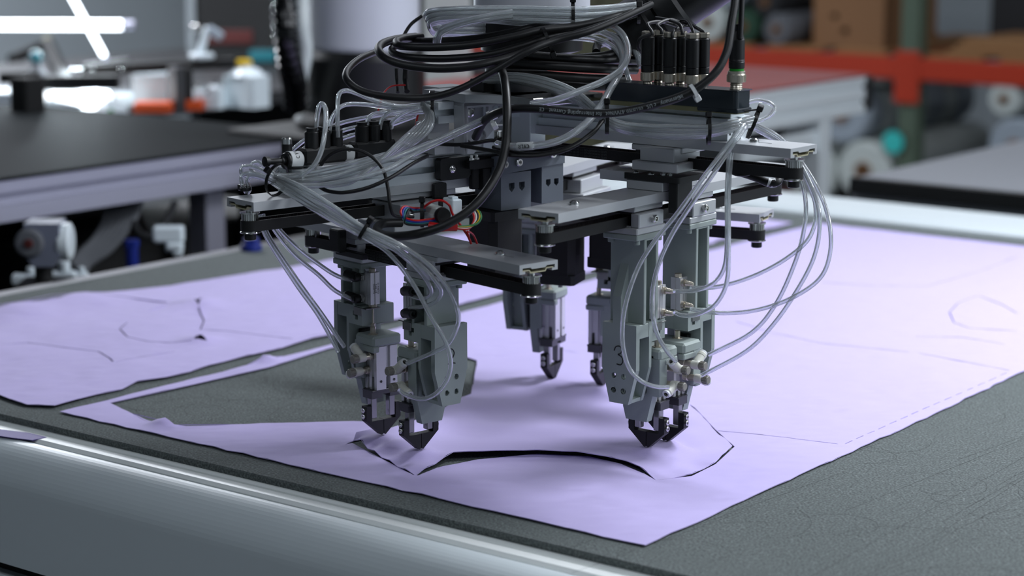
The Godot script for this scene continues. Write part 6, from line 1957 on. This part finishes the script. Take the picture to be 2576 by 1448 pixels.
func rack() -> void:
	var t := thing("pallet_rack", "pallet rack with green posts and orange beams", "rack", Vector3(-2.36, -0.9, -5.4))
	for x in [-2.7, 0.0, 2.7]:
		for z in [0.0, -0.95]:
			part(MB.new().bb(x - 0.037, x + 0.037, 0.0, 2.6, z - 0.035, z + 0.035, 0.004), "post", M.rack_green, t)
			part(MB.new().bb(x - 0.06, x + 0.06, 0.0, 0.008, z - 0.06, z + 0.06), "foot", M.rack_green, t)
	for k in 2:
		for z in [0.025, -0.975]:
			part(MB.new().bb(-2.66 + 2.7 * k, -0.04 + 2.7 * k, 0.715, 0.795, z - 0.02, z + 0.02, 0.004), "beam", M.rack_orange, t)
			part(MB.new().bb(-2.66 + 2.7 * k, -0.04 + 2.7 * k, 1.75, 1.83, z - 0.02, z + 0.02, 0.004), "beam", M.rack_orange, t)
		for j in 9:
			part(MB.new().bb(-2.64 + 2.7 * k + 0.29 * j, -2.42 + 2.7 * k + 0.29 * j, 0.796, 0.812, -0.97, 0.02, 0.002), "deck_board", M.wood, t)
	for s in [-1.0, 1.0]:
		part(MB.new().bb(-0.05 + 0.0, 0.05, 0.63, 0.82, 0.04, 0.05, 0.003), "beam_bracket", M.rack_orange, t)
		break
	var tg := thing("rack_tag", "round turquoise tag hanging on the rack post", "tag", Vector3(-2.36 - 0.045, -0.455, -5.352))
	part(MB.new().lathe(Vector3(0, 0.04, 0), Vector3(0, 0, 1), [[0, 0], [0.042, 0], [0.042, 0.004], [0, 0.005]], 24), "disc", M.cyan, tg)
	part(MB.new().bb(-0.004, 0.045, 0.075, 0.080, 0.0, 0.003), "strap", M.tie_black, tg)
	# goods: front ends face the aisle (+z)
	var zf := -5.36
	var zb := -6.25
	var up := -0.9 + 0.812
	var g1 := "fabric rolls on the rack shelf"
	var g2 := "film-wrapped fabric rolls under the rack shelf"
	var fl := -0.9
	# cardboard crate with hand holes
	t = thing("carton", "big brown carton with two dark hand holes on the rack shelf", "carton", Vector3(-2.68, up, -5.62))
	part(MB.new().holed(rrect(-0.13, 0.0, 0.17, 0.21, 0.004), [rrect(-0.055, 0.105, -0.025, 0.125, 0.006), rrect(-0.01, 0.05, 0.02, 0.075, 0.006)], 0.16, 0.17), "front", M.cardboard, t)
	part(MB.new().bb(-0.13, 0.17, 0.0, 0.21, -0.25, -0.24, 0.002), "back", M.cardboard, t)
	part(MB.new().bb(-0.13, -0.12, 0.0, 0.21, -0.24, 0.16, 0.002), "side", M.cardboard, t)
	part(MB.new().bb(0.16, 0.17, 0.0, 0.21, -0.24, 0.16, 0.002), "side", M.cardboard, t)
	part(MB.new().bb(-0.13, 0.17, 0.205, 0.212, -0.25, 0.17, 0.002), "lid", M.cardboard, t)
	for q in [[-3.42, 0.075, 0.085, "film", "film-wrapped roll on the shelf end, nearest the red table"], [-3.24, 0.07, 0.075, "film_pale", "pale wrapped roll beside the film-wrapped one on the shelf"], [-3.08, 0.06, 0.065, "green_cloth", "green fabric roll on the rack shelf"], [-2.93, 0.055, 0.060, "grey_cloth", "grey fabric roll between the green roll and the carton"], [-3.60, 0.08, 0.085, "dark_cloth", "dark fabric roll at the far end of the shelf"]]:
		roll("fabric_roll", Vector3(q[0], up + q[2], zf - 0.02), Vector3(q[0], up + q[2], zb), q[2], M[q[3]], q[4], g1, q[3].begins_with("film"))
	for q in [[-3.33, 0.26, 0.070, "dark_cloth", "dark fabric roll stacked on the shelf rolls near the red table"], [-3.16, 0.24, 0.065, "film", "film-wrapped roll stacked on the shelf rolls"], [-3.0, 0.20, 0.060, "dark_cloth", "dark fabric roll stacked beside the carton"]]:
		roll("fabric_roll", Vector3(q[0], up + q[1] - 0.04, zf - 0.05), Vector3(q[0], up + q[1] - 0.04, zb), q[2], M[q[3]], q[4], g1, q[3] == "film")
	# right bay above: planks, brown board, dark bale, person-sized white roll
	t = thing("timber_stack", "pale timber boards stacked on the rack shelf", "boards", Vector3(-2.02, up, -5.55))
	for k in 3:
		part(MB.new().bb(-0.20 + 0.03 * k, 0.30 - 0.02 * k, 0.002 + 0.020 * k, 0.020 + 0.020 * k, -0.30, 0.16, 0.002), "board", M.wood, t)
	t = thing("carton", "dark brown carton behind the timber boards", "carton", Vector3(-2.10, up, -5.95))
	part(MB.new().bb(-0.16, 0.16, 0.0, 0.26, -0.14, 0.14, 0.004), "box", M.dark_cloth, t)
	part(MB.new().bb(-0.165, 0.165, 0.26, 0.275, -0.145, 0.145, 0.003), "lid", M.cardboard, t)
	roll("fabric_roll", Vector3(-1.66, up + 0.07, zf), Vector3(-1.66, up + 0.07, zb), 0.07, M.film_pale, "white fabric roll right of the timber boards", g1)
	roll("fabric_roll", Vector3(-1.62, up + 0.21, zf), Vector3(-1.62, up + 0.21, zb), 0.07, M.cardboard, "brown fabric roll on top of the white one", g1, false)
	# below the shelf
	roll("fabric_roll", Vector3(-2.63, -0.325, zf), Vector3(-2.63, -0.325, zb), 0.115, M.film, "film-wrapped roll with a brown core, upper one left of the rack post", g2)
	roll("fabric_roll", Vector3(-2.53, -0.53, zf), Vector3(-2.53, -0.53, zb), 0.110, M.film_pale, "pale wrapped roll with a brown core, lying below the upper one", g2)
	roll("fabric_roll", Vector3(-2.76, -0.56, zf - 0.02), Vector3(-2.76, -0.56, zb), 0.110, M.film_pale, "pale wrapped roll low down beside the red table's leg", g2)
	roll("fabric_roll", Vector3(-2.64, -0.78, zf), Vector3(-2.64, -0.78, zb), 0.115, M.dark_cloth, "dark fabric roll on the floor left of the rack post", g2, false)
	roll("fabric_roll", Vector3(-2.40, -0.77, zf - 0.05), Vector3(-2.40, -0.77, zb), 0.11, M.film, "film-wrapped roll on the floor behind the rack post", g2)
	t = thing("fabric_bale", "dark fabric bale leaning under the shelf right of the rack post", "bale", Vector3(-2.12, -0.9, -5.75), deg_to_rad(14))
	var mb := MB.new()
	mb.T = Transform3D(Basis(Vector3(0, 0, 1), deg_to_rad(-24)), Vector3(0.0, 0.02, 0))
	mb.bb(-0.10, 0.10, 0.03, 0.66, -0.12, 0.12, 0.03)
	part(mb, "bale", M.dark_cloth, t)
	mb = MB.new()
	mb.T = Transform3D(Basis(Vector3(0, 0, 1), deg_to_rad(-24)), Vector3(0.0, 0.02, 0))
	mb.bb(-0.103, 0.103, 0.30, 0.33, -0.123, 0.123, 0.01)
	part(mb, "strap", M.grey_cloth, t)
	roll("fabric_roll", Vector3(-1.93, -0.40, zf), Vector3(-1.93, -0.40, zb), 0.105, M.film, "crumpled film-wrapped roll right of the leaning bale", g2)
	roll("fabric_roll", Vector3(-1.98, -0.20 - 0.03, zf), Vector3(-1.98, -0.23, zb), 0.062, M.film_pale, "slim pale roll tucked under the orange beam", g2)
	roll("fabric_roll", Vector3(-1.90, -0.62, zf), Vector3(-1.90, -0.62, zb), 0.105, M.grey_cloth, "grey fabric roll below the crumpled one", g2, false)
	roll("fabric_roll", Vector3(-1.86, -0.79, zf), Vector3(-1.86, -0.79, zb), 0.105, M.dark_cloth, "dark fabric roll on the floor right of the rack post", g2, false)
	roll("fabric_roll", Vector3(-1.64, -0.42, zf), Vector3(-1.64, -0.42, zb), 0.10, M.dark_cloth, "dark fabric roll at the right end under the shelf", g2, false)
	roll("fabric_roll", Vector3(-1.62, -0.64, zf), Vector3(-1.62, -0.64, zb), 0.11, M.dark_cloth, "dark fabric roll below the right end one", g2, false)
	boxy("carton", Vector3(-2.55, up - 0.12, -5.5), Vector3(0.16, 0.035, 0.2), M.film_pale, "flat pale carton pushed under the shelf beam", "carton")
	boxy("carton", Vector3(-2.90, -0.9, -5.6), Vector3(0.18, 0.24, 0.25), M.dark_red, "dark red carton on the floor by the rack", "carton")
	boxy("carton", Vector3(-2.08, -0.9, -5.15), Vector3(0.30, 0.10, 0.25), M.cardboard, "low brown carton on the floor before the rack", "carton")
